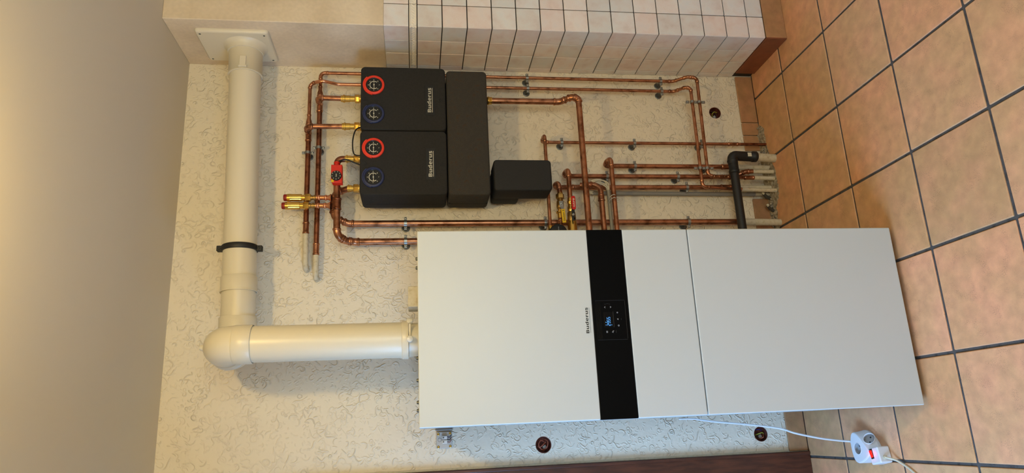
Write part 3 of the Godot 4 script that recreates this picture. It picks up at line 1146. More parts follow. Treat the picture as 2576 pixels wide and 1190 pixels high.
func gauge(p: Node, c: Vector3, ring: Material, label: String) -> void:
	var g := thing_part(p, "thermometer", label)
	var mb := MB.new()
	var z := c.z
	mb.lathe(c, Vector3.BACK, [Vector2(-0.004, 0.0435), Vector2(0.004, 0.0435), Vector2(0.0065, 0.0415), Vector2(0.0065, 0.0345), Vector2(0.004, 0.033), Vector2(-0.004, 0.033)], 44)
	# raised grip tabs above and below
	for s in [1.0, -1.0]:
		var poly := PackedVector2Array()
		var n := 10
		for k in n + 1:
			var a: float = (0.12 + 0.74 * k / n) * (PI if s > 0 else -PI) + (0.3 if s > 0 else 0.3)
			poly.append(Vector2(cos(a), sin(a)) * 0.0465)
		for k in n + 1:
			var a: float = (0.12 + 0.74 * (n - k) / n) * (PI if s > 0 else -PI) + (0.3 if s > 0 else 0.3)
			poly.append(Vector2(cos(a), sin(a)) * 0.0415)
		if s > 0:
			mb.prism(poly, 0.0085, 0.001, Transform3D(Basis.IDENTITY, c + V(0, 0, -0.001)))
	part(g, "ring", mb, ring)
	mb = MB.new()
	mb.lathe(c, Vector3.BACK, [Vector2(0.0, 0.0332), Vector2(0.004, 0.0332), Vector2(0.005, 0.0322), Vector2(0.004, 0.0305), Vector2(0.0, 0.030)], 40)
	part(g, "bezel", mb, M.bezel)
	mb = MB.new()
	mb.cyl(c + V(0, 0, -0.003), c + V(0, 0, 0.001), 0.0312, 40)
	part(g, "dial", mb, M.dial)
	mb = MB.new()
	var zz := z + 0.0013
	for k in 30:
		var a0 := deg_to_rad(-42.0 + 264.0 * k / 30.0)
		var a1 := deg_to_rad(-42.0 + 264.0 * (k + 1) / 30.0)
		mb.flat([V(c.x + cos(a0) * 0.0185, c.y + sin(a0) * 0.0185, zz), V(c.x + cos(a1) * 0.0185, c.y + sin(a1) * 0.0185, zz), V(c.x + cos(a1) * 0.0158, c.y + sin(a1) * 0.0158, zz), V(c.x + cos(a0) * 0.0158, c.y + sin(a0) * 0.0158, zz)])
	part(g, "scale_arc", mb, M.ivory)
	var num := 0
	for k in 7:
		var a := deg_to_rad(222.0 - 264.0 * k / 6.0)
		words(g, "scale_number", str(num), c + V(cos(a) * 0.0235, sin(a) * 0.0235, 0.0012), 0.0042 if num < 100 else 0.0058, 0.0034, M.ivory, true, 0.0003)
		num += 20
	words(g, "unit_mark", "°C", c + V(0.001, -0.022, 0.0012), 0.0048, 0.0034, M.ivory, true, 0.0003)
	mb = MB.new()
	var tilt := Basis(Vector3.BACK, rng.randf_range(-0.05, 0.08))
	mb.rbox(c + V(0, 0, 0.0030) + tilt * V(0.0012, 0, 0), V(0.034, 0.0016, 0.0008), 0.0003, tilt, 1)
	mb.rbox(c + V(0, 0, 0.0030) + tilt * V(-0.012, 0, 0), V(0.010, 0.0030, 0.0008), 0.0003, tilt, 1)
	mb.cyl(c + V(0, 0, 0.001), c + V(0, 0, 0.0045), 0.0028, 14, 0.0005)
	part(g, "needle", mb, M.ivory)

func thing_part(p: Node, called: String, label: String) -> Node3D:
	var g := Node3D.new()
	g.name = numbered(called, p)
	p.add_child(g)
	g.set_meta("label", label)
	return g

func build_station() -> void:
	var zf := 0.228
	var zb := 0.062
	for k in 2:
		var xl: float = [0.605, 0.8895][k]
		var xr: float = [0.8865, 1.180][k]
		var lab: String = ["black foam pump group with crooked logo plate above the small black box", "black foam pump group nearest the tiled pier"][k]
		if k == 0:
			lab = "black foam pump group on the side towards the white boiler"
		var t := thing("pump_group", lab, "pump group", V((xl + xr) / 2, 1.517, zb), "black foam pump groups")
		var mb := MB.new()
		mb.prism(rrect((xl + xr) / 2, 1.694, xr - xl, 0.353, 0.018), zf - zb, 0.005, Transform3D(Basis.IDENTITY, V(0, 0, zb)))
		var cov := part(t, "foam_cover", mb, M.foam)
		mb = MB.new()
		mb.rbox(V((xl + xr) / 2, 1.69, zb + 0.05), V(xr - xl + 0.001, 0.320, 0.002), 0.0005)
		part(cov, "shell_seam", mb, M.seam)
		for i in 2:
			var gx: float = [[0.681, 0.808], [0.962, 1.093]][k][i]
			gauge(t, V(gx, 1.816, zf), M.gauge_red if i == 1 else M.gauge_blue, ["thermometer with dark blue ring", "thermometer with red ring"][i])
		var lx: float = [0.740, 1.028][k]
		for q in [[[0.743, 1.850], [0.740, 1.539]], [[1.030, 1.852], [1.027, 1.541]]][k]:
			mb = MB.new()
			mb.lathe(V(q[0], q[1], zf - 0.001), Vector3.BACK, [Vector2(0, 0.0092), Vector2(0.002, 0.0088), Vector2(0.002, 0.0066), Vector2(0.0004, 0.006), Vector2(0.0004, 0)], 16)
			mb.rbox(V(q[0], q[1], zf + 0.0002), V(0.010, 0.0022, 0.002), 0.0005, Basis(Vector3.BACK, 0.6), 1)
			part(t, "screw", mb, M.screw_black)
		mb = MB.new()
		mb.prism(rrect(lx, 1.584, 0.138, 0.040, 0.003, 2), 0.0022, 0.0006, Transform3D(Basis.IDENTITY, V(0, 0, zf - 0.001)))
		var pl := part(t, "logo_plate", mb, M.screw_black)
		words(pl, "logo_lettering", "Buderus", V(lx, 1.5865, zf + 0.0016), 0.113, 0.0165, M.logo_silver, true, 0.0012)
		box(pl, "logo_line", V(lx - 0.0565, 1.5725, zf + 0.0008), V(lx + 0.0565, 1.5750, zf + 0.0022), 0.0004, M.logo_silver)
	var d := thing("manifold_block", "charcoal speckled foam manifold block under the two pump groups", "manifold", V(0.889, 1.338, zb))
	var mb := MB.new()
	mb.prism(rrect(0.8885, 1.4265, 0.567, 0.173, 0.016), zf - zb - 0.003, 0.006, Transform3D(Basis.IDENTITY, V(0, 0, zb)))
	part(d, "foam_shell", mb, M.foam_low)
	mb = MB.new()
	mb.rbox(V(0.8885, 1.4265, zb + 0.055), V(0.568, 0.165, 0.002), 0.0005)
	part(d, "shell_seam", mb, M.seam)
	# small insulated box
	var s := thing("insulation_box", "small plain black foam box below the manifold block", "insulation box", V(0.695, 1.08, 0.04))
	mb = MB.new()
	var poly := PackedVector2Array()
	poly = rrect(0.696, 1.2015, 0.138, 0.245, 0.016)
	mb.prism(poly, 0.105, 0.006, Transform3D(Basis.IDENTITY, V(0, 0, 0.115)))
	part(s, "front_shell", mb, M.foam_box)
	mb = MB.new()
	mb.prism(rrect(0.697, 1.262, 0.134, 0.118, 0.014), 0.08, 0.002, Transform3D(Basis.IDENTITY, V(0, 0, 0.036)))
	mb.prism(rrect(0.709, 1.145, 0.108, 0.118, 0.012), 0.035, 0.002, Transform3D(Basis.IDENTITY, V(0, 0, 0.081)))
	part(s, "rear_shell", mb, M.foam_box)
	# mounting rail on the wall
	var r := thing("mounting_rail", "grey steel rail carrying the pump groups on the wall", "rail", V(0.89, 1.60, 0.0))
	box(r, "rail", V(0.64, 1.62, 0.0), V(1.14, 1.66, 0.061), 0.002, M.steel_dark)
	box(r, "rail", V(0.64, 1.40, 0.0), V(1.14, 1.43, 0.061), 0.002, M.steel_dark)

func union(root: Node, x: float, z: float, yb: float, yt: float) -> void:
	# brass press-end union standing on a pump group
	var mb := MB.new()
	mb.lathe(V(x, yb, z), Vector3.UP, [Vector2(0, 0.0), Vector2(0, 0.0195), Vector2(0.007, 0.0195), Vector2(0.008, 0.015), Vector2(0.012, 0.015), Vector2(0.012, 0)], 20)
	part(root, "flange", mb, M.brass)
	hex(root, "union_nut", V(x, yb + 0.011, z), V(x, yb + 0.031, z), 0.0182, M.brass)
	mb = MB.new()
	var l := yt - yb - 0.03
	mb.lathe(V(x, yb + 0.03, z), Vector3.UP, [Vector2(0, 0.0125), Vector2(l * 0.35, 0.0125), Vector2(l * 0.36, 0.0145), Vector2(l * 0.7, 0.0145), Vector2(l * 0.72, 0.0172), Vector2(l * 0.84, 0.0172), Vector2(l * 0.86, 0.0142), Vector2(l, 0.0142), Vector2(l, 0.01)], 20)
	part(root, "press_socket", mb, M.brass)

func build_pipes() -> void:
	var cu: Material = M.copper
	var W := 0.05
	# A: upper crossing pipe, then down behind the pump groups, along the floor pipes
	var t := thing("copper_pipe", "upper copper pipe over the pump groups running down beside the tiled pier", "pipe", V(1.187, 0, W))
	var mb := MB.new()
	mb.tube(smooth([V(0.352, 2.099, 0.001), V(0.352, 2.099, 0.045), V(0.51, 2.101, W)], 0.03), 0.0115, 16)
	part(t, "painted_stub", mb, M.painted)
	coupling(t, V(0.522, 2.101, W), Vector3.RIGHT, 0.011, 0.05, cu)
	mb = MB.new()
	mb.tube([V(0.54, 2.1015, W), V(0.99, 2.104, W)], 0.011, 18)
	part(t, "pipe", mb, M.copper_dark)
	tee(t, V(0.95, 2.104, W), Vector3.RIGHT, Vector3.BACK, 0.011, 0.075, 0.011, 0.032, cu)
	reducer(t, V(0.985, 2.104, W), V(1.04, 2.104, W), 0.011, 0.0075, cu)
	run(t, [V(1.03, 2.104, W), V(1.187, 2.104, W), V(1.187, 2.068, 0.070)], 0.0075, cu, 0.022, 0.012)
	mb = MB.new()
	mb.tube(smooth([V(1.187, 2.078, 0.066), V(1.187, 2.048, 0.080), V(1.187, 1.985, W), V(1.187, 1.30, W)], 0.06), 0.0075, 16)
	part(t, "bent_pipe", mb, M.copper_new)
	run(t, [V(1.187, 1.32, W), V(1.187, 0.425, W), V(1.183, 0.388, 0.10), V(1.176, 0.365, 0.105), V(0.686, 0.367, 0.105), V(0.680, 0.165, 0.085)], 0.0075, cu, 0.020, 0.014)
	coupling(t, V(0.6815, 0.19, 0.0875), V(0.007, 0.2, 0.02), 0.0075, 0.035, cu)
	mb = MB.new()
	mb.tube([V(0.6803, 0.175, 0.086), V(0.680, 0.128, 0.083), V(0.678, -0.01, 0.08)], 0.009, 14)
	part(t, "painted_stub", mb, M.painted)
	# B
	t = thing("copper_pipe", "lower copper pipe over the pump groups running down closest to the tiled pier", "pipe", V(1.24, 0, W))
	mb = MB.new()
	mb.tube(smooth([V(0.312, 2.057, 0.001), V(0.312, 2.057, 0.045), V(0.42, 2.057, W)], 0.03), 0.0115, 16)
	part(t, "painted_stub", mb, M.painted)
	coupling(t, V(0.43, 2.057, W), Vector3.RIGHT, 0.011, 0.05, cu)
	mb = MB.new()
	mb.tube([V(0.45, 2.057, W), V(1.13, 2.060, W)], 0.011, 18)
	part(t, "pipe", mb, M.copper_dark)
	tee(t, V(1.089, 2.060, W), Vector3.RIGHT, Vector3.BACK, 0.011, 0.075, 0.011, 0.032, cu)
	reducer(t, V(1.124, 2.060, W), V(1.178, 2.060, W), 0.011, 0.0075, cu)
	run(t, [V(1.17, 2.060, W), V(1.242, 2.060, W), V(1.240, 0.425, W), V(1.238, 0.372, 0.10), V(1.232, 0.328, 0.105), V(0.742, 0.334, 0.105), V(0.736, 0.292, 0.100), V(0.742, 0.24, 0.085), V(0.740, 0.13, 0.08)], 0.0075, cu, 0.020, 0.012)
	coupling(t, V(0.740, 0.125, 0.08), V(0, 1, 0), 0.0085, 0.045, cu)
	mb = MB.new()
	mb.tube([V(0.740, 0.11, 0.08), V(0.737, -0.01, 0.078)], 0.0095, 14)
	part(t, "painted_stub", mb, M.painted)
	# branches down into the pump groups
	t = thing("copper_branch", "short copper branch with brass union entering the group by the pier, inner socket", "pipe", V(1.083, 1.872, 0.12))
	t.set_meta("label", "short copper branch from the lower crossing pipe with a brass union")
	run(t, [V(1.088, 2.060, 0.078), V(1.086, 2.058, 0.118), V(1.082, 1.945, 0.12)], 0.011, cu, 0.034, 0.01)
	union(t, 1.082, 0.12, 1.8725, 1.962)
	t = thing("copper_branch", "longer copper branch from the upper crossing pipe with a brass union", "pipe", V(0.952, 1.872, 0.12))
	run(t, [V(0.950, 2.104, 0.078), V(0.951, 2.100, 0.118), V(0.952, 1.935, 0.12)], 0.011, cu, 0.034, 0.01)
	union(t, 0.952, 0.12, 1.8725, 1.955)
	# flow header with the red thermostat
	t = thing("flow_header", "copper header from the brass union past the red thermostat down behind the boiler", "pipe", V(0.454, 1.2, 0.07))
	union(t, 0.803, 0.12, 1.8725, 1.940)
	mb = MB.new()
	mb.tube(smooth([V(0.803, 1.93, 0.12), V(0.801, 1.972, 0.122), V(0.68, 1.970, 0.128)], 0.035), 0.0135, 18)
	part(t, "bend", mb, M.copper_dark)
	run(t, [V(0.69, 1.970, 0.128), V(0.466, 1.966, 0.128), V(0.455, 1.935, 0.085), V(0.454, 1.90, 0.07), V(0.454, 0.95, 0.07), V(0.20, 0.95, 0.07)], 0.014, cu, 0.034, 0.014)
	coupling(t, V(0.60, 1.968, 0.128), Vector3.RIGHT, 0.0145, 0.05, M.copper_dark)
	# return header
	t = thing("return_header", "copper header behind the flow header running down to a cream stub on the floor", "pipe", V(0.532, 0.0, 0.07))
	union(t, 0.672, 0.118, 1.8725, 1.928)
	run(t, [V(0.672, 1.92, 0.118), V(0.664, 1.984, 0.084), V(0.556, 1.984, 0.086), V(0.533, 1.926, 0.07), V(0.531, 0.19, 0.07)], 0.0135, cu, 0.03, 0.014)
	coupling(t, V(0.612, 1.985, 0.085), Vector3.RIGHT, 0.0145, 0.075, M.copper_dark)
	mb = MB.new()
	mb.tube([V(0.531, 0.20, 0.07), V(0.528, -0.01, 0.068)], 0.0155, 16)
	part(t, "painted_stub", mb, M.painted)
	# pipe from manifold to boiler (front-most)
	t = thing("copper_pipe", "thick copper pipe from under the manifold block turning sharply to the boiler", "pipe", V(1.086, 0.93, 0.12))
	mb = MB.new()
	mb.lathe(V(1.085, 1.342, 0.12), Vector3.DOWN, [Vector2(0, 0.0165), Vector2(0.014, 0.0165), Vector2(0.016, 0.0185), Vector2(0.022, 0.0185), Vector2(0.024, 0.0165), Vector2(0.034, 0.0165), Vector2(0.034, 0.013)], 20)
	part(t, "press_socket", mb, M.brass)
	run(t, [V(1.085, 1.32, 0.12), V(1.086, 0.998, 0.12), V(1.088, 0.955, 0.165), V(1.080, 0.925, 0.17), V(0.288, 0.922, 0.17)], 0.0135, cu, 0.034, 0.014)
	# wall pipes that turn to the boiler
	t = thing("copper_pipe", "thin copper pipe up the bare wall turning to the boiler under the black box", "pipe", V(0.919, 0, W))
	run(t, [V(0.919, 0.13, W), V(0.919, 1.080, W), V(0.919, 1.081, 0.13), V(0.288, 1.081, 0.13)], 0.0075, cu, 0.018, 0.012)
	coupling(t, V(0.919, 0.165, W), Vector3.UP, 0.0075, 0.05, cu)
	mb = MB.new()
	mb.tube([V(0.919, 0.14, W), V(0.919, -0.01, W)], 0.0072, 14)
	part(t, "sooty_end", mb, M.copper_dark)
	mb = MB.new()
	mb.lathe(V(0.50, 1.081, 0.13), Vector3.LEFT, [Vector2(0, 0.007), Vector2(0, 0.0095), Vector2(0.018, 0.0095), Vector2(0.02, 0.012), Vector2(0.05, 0.012), Vector2(0.05, 0.007)], 16)
	part(t, "brass_end", mb, M.brass)
	t = thing("copper_pipe", "copper pipe up the wall with a tall elbow and white cable ties to the boiler", "pipe", V(0.806, 0, W))
	run(t, [V(0.805, 0.19, W), V(0.806, 0.800, W), V(0.812, 0.790, 0.13), V(0.288, 0.789, 0.13)], 0.0105, cu, 0.022, 0.014)
	coupling(t, V(0.805, 0.215, W), Vector3.UP, 0.0105, 0.045, cu)
	mb = MB.new()
	mb.tube([V(0.803, 0.20, W), V(0.799, -0.01, W)], 0.0125, 14)
	part(t, "painted_stub", mb, M.painted)
	t = thing("copper_pipe", "copper pipe up the wall turning to the valve with the red lever", "pipe", V(0.755, 0, W))
	run(t, [V(0.773, 0.10, 0.075), V(0.772, 0.135, 0.072), V(0.755, 0.19, W), V(0.756, 0.990, W), V(0.757, 0.986, 0.13), V(0.61, 0.986, 0.13)], 0.0105, cu, 0.022, 0.012)
	mb = MB.new()
	mb.tube([V(0.773, 0.11, 0.075), V(0.770, -0.01, 0.078)], 0.0095, 14)
	part(t, "painted_stub", mb, M.painted)
	t = thing("copper_pipe", "copper pipe up the wall turning to the valve with the yellow lever", "pipe", V(0.703, 0, W))
	run(t, [V(0.704, 0.16, W), V(0.702, 1.036, W), V(0.704, 1.030, 0.11), V(0.645, 1.024, 0.11)], 0.0108, cu, 0.02, 0.012)
	coupling(t, V(0.7025, 0.93, W), Vector3.UP, 0.0108, 0.05, cu)
	coupling(t, V(0.704, 0.23, W), Vector3.UP, 0.0108, 0.05, cu)
	mb = MB.new()
	mb.tube([V(0.704, 0.17, W), V(0.703, -0.01, 0.045)], 0.0115, 14)
	part(t, "painted_stub", mb, M.painted)
	t = thing("copper_pipe", "copper pipe with a wide smooth bend to the boiler beside the white cables", "pipe", V(0.66, 0.838, 0.095))
	mb = MB.new()
	mb.tube(smooth([V(0.702, 0.925, 0.078), V(0.700, 0.862, 0.092), V(0.680, 0.838, 0.098), V(0.288, 0.836, 0.10)], 0.04), 0.0125, 18)
	part(t, "pipe", mb, cu)
	coupling(t, V(0.636, 0.838, 0.098), Vector3.RIGHT, 0.0125, 0.03, cu)
	coupling(t, V(0.7005, 0.888, 0.087), V(0, 1, -0.15), 0.0125, 0.03, M.copper_dark)

func vent(x: float, y0: float, yt: float, label: String) -> void:
	var z := 0.102
	var t := thing("safety_valve", label, "valve", V(x, y0, z), "brass valves with red caps")
	var mb := MB.new()
	mb.lathe(V(x, yt - 0.014, z), Vector3.UP, [Vector2(0, 0), Vector2(0, 0.0145), Vector2(0.011, 0.0145), Vector2(0.014, 0.0125), Vector2(0.014, 0)], 20)
	part(t, "red_cap", mb, M.red_cap)
	mb = MB.new()
	mb.lathe(V(x, yt - 0.072, z), Vector3.UP, [Vector2(0, 0), Vector2(0, 0.0148), Vector2(0.002, 0.0155), Vector2(0.042, 0.0155), Vector2(0.044, 0.0165), Vector2(0.048, 0.0165), Vector2(0.058, 0.0158), Vector2(0.058, 0.014)], 24)
	part(t, "brass_body", mb, M.brass)
	mb = MB.new()
	mb.cyl(V(x, yt - 0.092, z), V(x, yt - 0.07, z), 0.0125, 18)
	part(t, "neck", mb, M.brass)
	hex(t, "hex_nut", V(x, yt - 0.108, z), V(x, yt - 0.086, z), 0.0165, M.brass)
	mb = MB.new()
	var l := yt - 0.106 - (y0 + 0.055)
	mb.lathe(V(x, y0 + 0.055, z), Vector3.UP, [Vector2(0, 0.009), Vector2(l * 0.3, 0.009), Vector2(l * 0.32, 0.0118), Vector2(l * 0.5, 0.0118), Vector2(l * 0.52, 0.009), Vector2(l * 0.7, 0.009), Vector2(l * 0.72, 0.0108), Vector2(l, 0.0108)], 16)
	part(t, "threaded_socket", mb, M.brass_dull)
	mb = MB.new()
	mb.lathe(V(x, y0, z), Vector3.UP, [Vector2(0, 0.016), Vector2(0.012, 0.010), Vector2(0.06, 0.009)], 16)
	bead(mb, V(x, y0 + 0.022, z), Vector3.UP, 0.0095)
	bead(mb, V(x, y0 + 0.05, z), Vector3.UP, 0.0095)
	part(t, "copper_neck", mb, M.copper_new)

func build_valves() -> void:
	vent(0.637, 1.995, 2.186, "brass valve with red cap on the header, closer to the pump groups")
	vent(0.602, 1.998, 2.192, "brass valve with red cap on the header, closer to the boiler")
	# red clip-on thermostat
	var t := thing("thermostat", "red clip-on pipe thermostat with a black dial knob", "thermostat", V(0.718, 1.95, 0.14))
	var mb := MB.new()
	mb.prism(PackedVector2Array([Vector2(0.677, 1.944), Vector2(0.757, 1.946), Vector2(0.757, 1.990), Vector2(0.690, 1.990), Vector2(0.677, 1.984)]), 0.030, 0.002, Transform3D(Basis.IDENTITY, V(0, 0, 0.142)))
	part(t, "housing", mb, M.red)
	mb = MB.new()
	mb.lathe(V(0.757, 1.969, 0.153), Vector3.RIGHT, [Vector2(0, 0.0105), Vector2(0.011, 0.0105), Vector2(0.012, 0.013), Vector2(0.017, 0.013), Vector2(0.017, 0)], 8)
	part(t, "cable_gland", mb, M.red)
	mb = MB.new()
	mb.lathe(V(0.7075, 1.9685, 0.171), Vector3.BACK, [Vector2(0, 0.0215), Vector2(0.006, 0.0210), Vector2(0.008, 0.0195), Vector2(0.008, 0)], 32)
	var k := part(t, "knob", mb, M.screw_black)
	words(k, "knob_lettering", "Save", V(0.7075, 1.9685, 0.1791), 0.014, 0.0052, M.ivory, true, 0.0003)
	for i in 9:
		var a := TAU * (i + 0.5) / 9
		words(k, "knob_number", str(20 + i * 10), V(0.7075 + cos(a) * 0.0165, 1.9685 + sin(a) * 0.0165, 0.1791), 0.0046, 0.0032, M.ivory, true, 0.0003)
	box(t, "sticker", V(0.680, 1.978, 0.1715), V(0.692, 1.9885, 0.1730), 0.0004, M.yellow)
	mb = MB.new()
	mb.tube(spline([V(0.686, 1.990, 0.160), V(0.682, 1.996, 0.160), V(0.688, 2.001, 0.160), V(0.693, 1.997, 0.160), V(0.690, 1.990, 0.160)]), 0.0007, 6)
	part(t, "spring_clip", mb, M.steel)
	mb = MB.new()
	mb.tube(spline([V(0.688, 1.944, 0.160), V(0.684, 1.938, 0.158), V(0.690, 1.940, 0.150)]), 0.0007, 6)
	part(t, "spring_clip", mb, M.steel)
	mb = MB.new()
	mb.rbox(V(0.715, 1.967, 0.141), V(0.05, 0.02, 0.006), 0.001)
	part(t, "contact_plate", mb, M.steel)
	cord("thermostat_cable", "black cable from the red thermostat to the pump group", "cable", [V(0.772, 1.966, 0.152), V(0.784, 1.952, 0.150), V(0.790, 1.936, 0.148), V(0.782, 1.912, 0.146), V(0.764, 1.868, 0.142)], 0.0032, M.cable_black)
	cord("pump_cable", "thin black cable arching between two brass unions above the groups", "cable", [V(0.944, 1.868, 0.135), V(0.932, 1.892, 0.14), V(0.903, 1.904, 0.142), V(0.858, 1.908, 0.142), V(0.814, 1.900, 0.146), V(0.806, 1.868, 0.15)], 0.0028, M.cable_black)
	# ball valve with yellow lever
	t = thing("ball_valve", "brass ball valve with a yellow lever handle beside the boiler", "valve", V(0.57, 1.0, 0.11))
	mb = MB.new()
	mb.lathe(V(0.655, 1.025, 0.11), Vector3.LEFT, [Vector2(0, 0.012), Vector2(0.006, 0.012), Vector2(0.008, 0.0145), Vector2(0.012, 0.0145)], 18)
	part(t, "press_socket", mb, M.brass_dull)
	hex(t, "union_nut", V(0.648, 1.0255, 0.11), V(0.628, 1.026, 0.11), 0.0185, M.brass_dull)
	mb = MB.new()
	mb.lathe(V(0.629, 1.026, 0.11), V(-1, 0.04, 0), [Vector2(0, 0.0125), Vector2(0.01, 0.0125), Vector2(0.014, 0.0155), Vector2(0.036, 0.0165), Vector2(0.045, 0.0150), Vector2(0.047, 0.0120), Vector2(0.062, 0.0110), Vector2(0.062, 0.0)], 20)
	mb.cyl(V(0.603, 1.027, 0.118), V(0.603, 1.027, 0.136), 0.006, 12)
	part(t, "body", mb, M.brass_dull)
	mb = MB.new()
	mb.lathe(V(0.570, 1.030, 0.11), Vector3.LEFT, [Vector2(0, 0.010), Vector2(0, 0.0165), Vector2(0.007, 0.0165), Vector2(0.009, 0.0125), Vector2(0.03, 0.0115), Vector2(0.03, 0.009)], 20)
	part(t, "brass_ring", mb, M.brass)
	mb = MB.new()
	mb.cyl(V(0.542, 1.031, 0.11), V(0.26, 1.031, 0.11), 0.0075, 16)
	bead(mb, V(0.53, 1.031, 0.11), Vector3.LEFT, 0.0095)
	bead(mb, V(0.521, 1.031, 0.11), Vector3.LEFT, 0.0095)
	part(t, "copper_tail", mb, M.copper)
	var lev := Basis(Vector3.BACK, 0.045)
	mb = MB.new()
	mb.rbox(V(0.594, 1.028, 0.138), V(0.030, 0.018, 0.003), 0.0014, lev)
	mb.rbox(V(0.575, 1.0265, 0.1425), V(0.018, 0.013, 0.003), 0.0014, Basis(Vector3.UP, 0.5))
	mb.cyl(V(0.598, 1.028, 0.138), V(0.598, 1.028, 0.144), 0.0045, 10, 0.001)
	part(t, "lever_plate", mb, M.steel)
	mb = MB.new()
	mb.rbox(V(0.539, 1.0235, 0.147), V(0.062, 0.0165, 0.006), 0.0029, lev)
	var hd := part(t, "lever_sleeve", mb, M.yellow)
	words(hd, "lever_lettering", "Gomer", V(0.535, 1.0233, 0.1501), 0.038, 0.0072, M.screw_black, true, 0.0003, 0.045)
	words(hd, "lever_lettering", "ES", V(0.563, 1.0245, 0.1501), 0.006, 0.0075, M.screw_black, true, 0.0003, 0.045)
	# ball valve with red lever
	t = thing("ball_valve", "brass ball valve with a red lever handle beside the boiler", "valve", V(0.55, 0.96, 0.13))
	mb = MB.new()
	mb.lathe(V(0.625, 0.986, 0.13), V(-1, -0.01, 0), [Vector2(0, 0.0105), Vector2(0.003, 0.0125), Vector2(0.012, 0.0125), Vector2(0.014, 0.0145), Vector2(0.022, 0.0145), Vector2(0.024, 0.0125), Vector2(0.038, 0.0125), Vector2(0.04, 0.015), Vector2(0.056, 0.015), Vector2(0.064, 0.0125)], 20)
	part(t, "press_socket", mb, M.brass)
	mb = MB.new()
	mb.lathe(V(0.564, 0.9855, 0.13), V(-1, -0.01, 0), [Vector2(0, 0.012), Vector2(0.006, 0.0175), Vector2(0.03, 0.0185), Vector2(0.04, 0.0175), Vector2(0.044, 0.0165)], 22)
	mb.cyl(V(0.540, 0.985, 0.14), V(0.540, 0.985, 0.158), 0.007, 12)
	part(t, "body", mb, M.brass_dull)
	mb = MB.new()
	mb.lathe(V(0.521, 0.985, 0.13), V(-1, -0.01, 0), [Vector2(0, 0.015), Vector2(0, 0.0185), Vector2(0.006, 0.019), Vector2(0.008, 0.0205), Vector2(0.10, 0.0205), Vector2(0.10, 0)], 24)
	part(t, "filter_barrel", mb, M.brass)
	mb = MB.new()
	mb.cyl(V(0.425, 0.984, 0.13), V(0.26, 0.984, 0.13), 0.0105, 16)
	part(t, "copper_tail", mb, M.copper)
	mb = MB.new()
	mb.rbox(V(0.540, 0.9842, 0.160), V(0.052, 0.0135, 0.004), 0.0018)
	mb.rbox(V(0.523, 0.981, 0.160), V(0.012, 0.008, 0.004), 0.0018)
	part(t, "lever_arm", mb, M.screw_black)
	hex(t, "lever_nut", V(0.5395, 0.985, 0.161), V(0.5395, 0.985, 0.167), 0.0062, M.steel)
	mb = MB.new()
	mb.prism(rrect(0.592, 0.9805, 0.062, 0.0165, 0.0078), 0.008, 0.002, Transform3D(Basis.IDENTITY, V(0, 0, 0.160)))
	hd = part(t, "lever_sleeve", mb, M.red_lever)
	words(hd, "lever_lettering", "UAPB", V(0.592, 0.9805, 0.1682), 0.038, 0.0068, M.ivory, true, 0.0003)
	# black pressure vessel cap just showing past the boiler
	t = thing("filter_cap", "round black cap with a small mark just past the boiler edge", "cap", V(0.46, 1.02, 0.12))
	mb = MB.new()
	mb.lathe(V(0.452, 1.060, 0.10), Vector3.BACK, [Vector2(0, 0), Vector2(0, 0.036), Vector2(0.07, 0.038), Vector2(0.092, 0.0375), Vector2(0.096, 0.034), Vector2(0.096, 0)], 36)
	part(t, "cap", mb, M.screw_black)
	words(t, "cap_mark", "SENS", V(0.468, 1.060, 0.1962), 0.018, 0.004, M.icon, true, 0.0003)

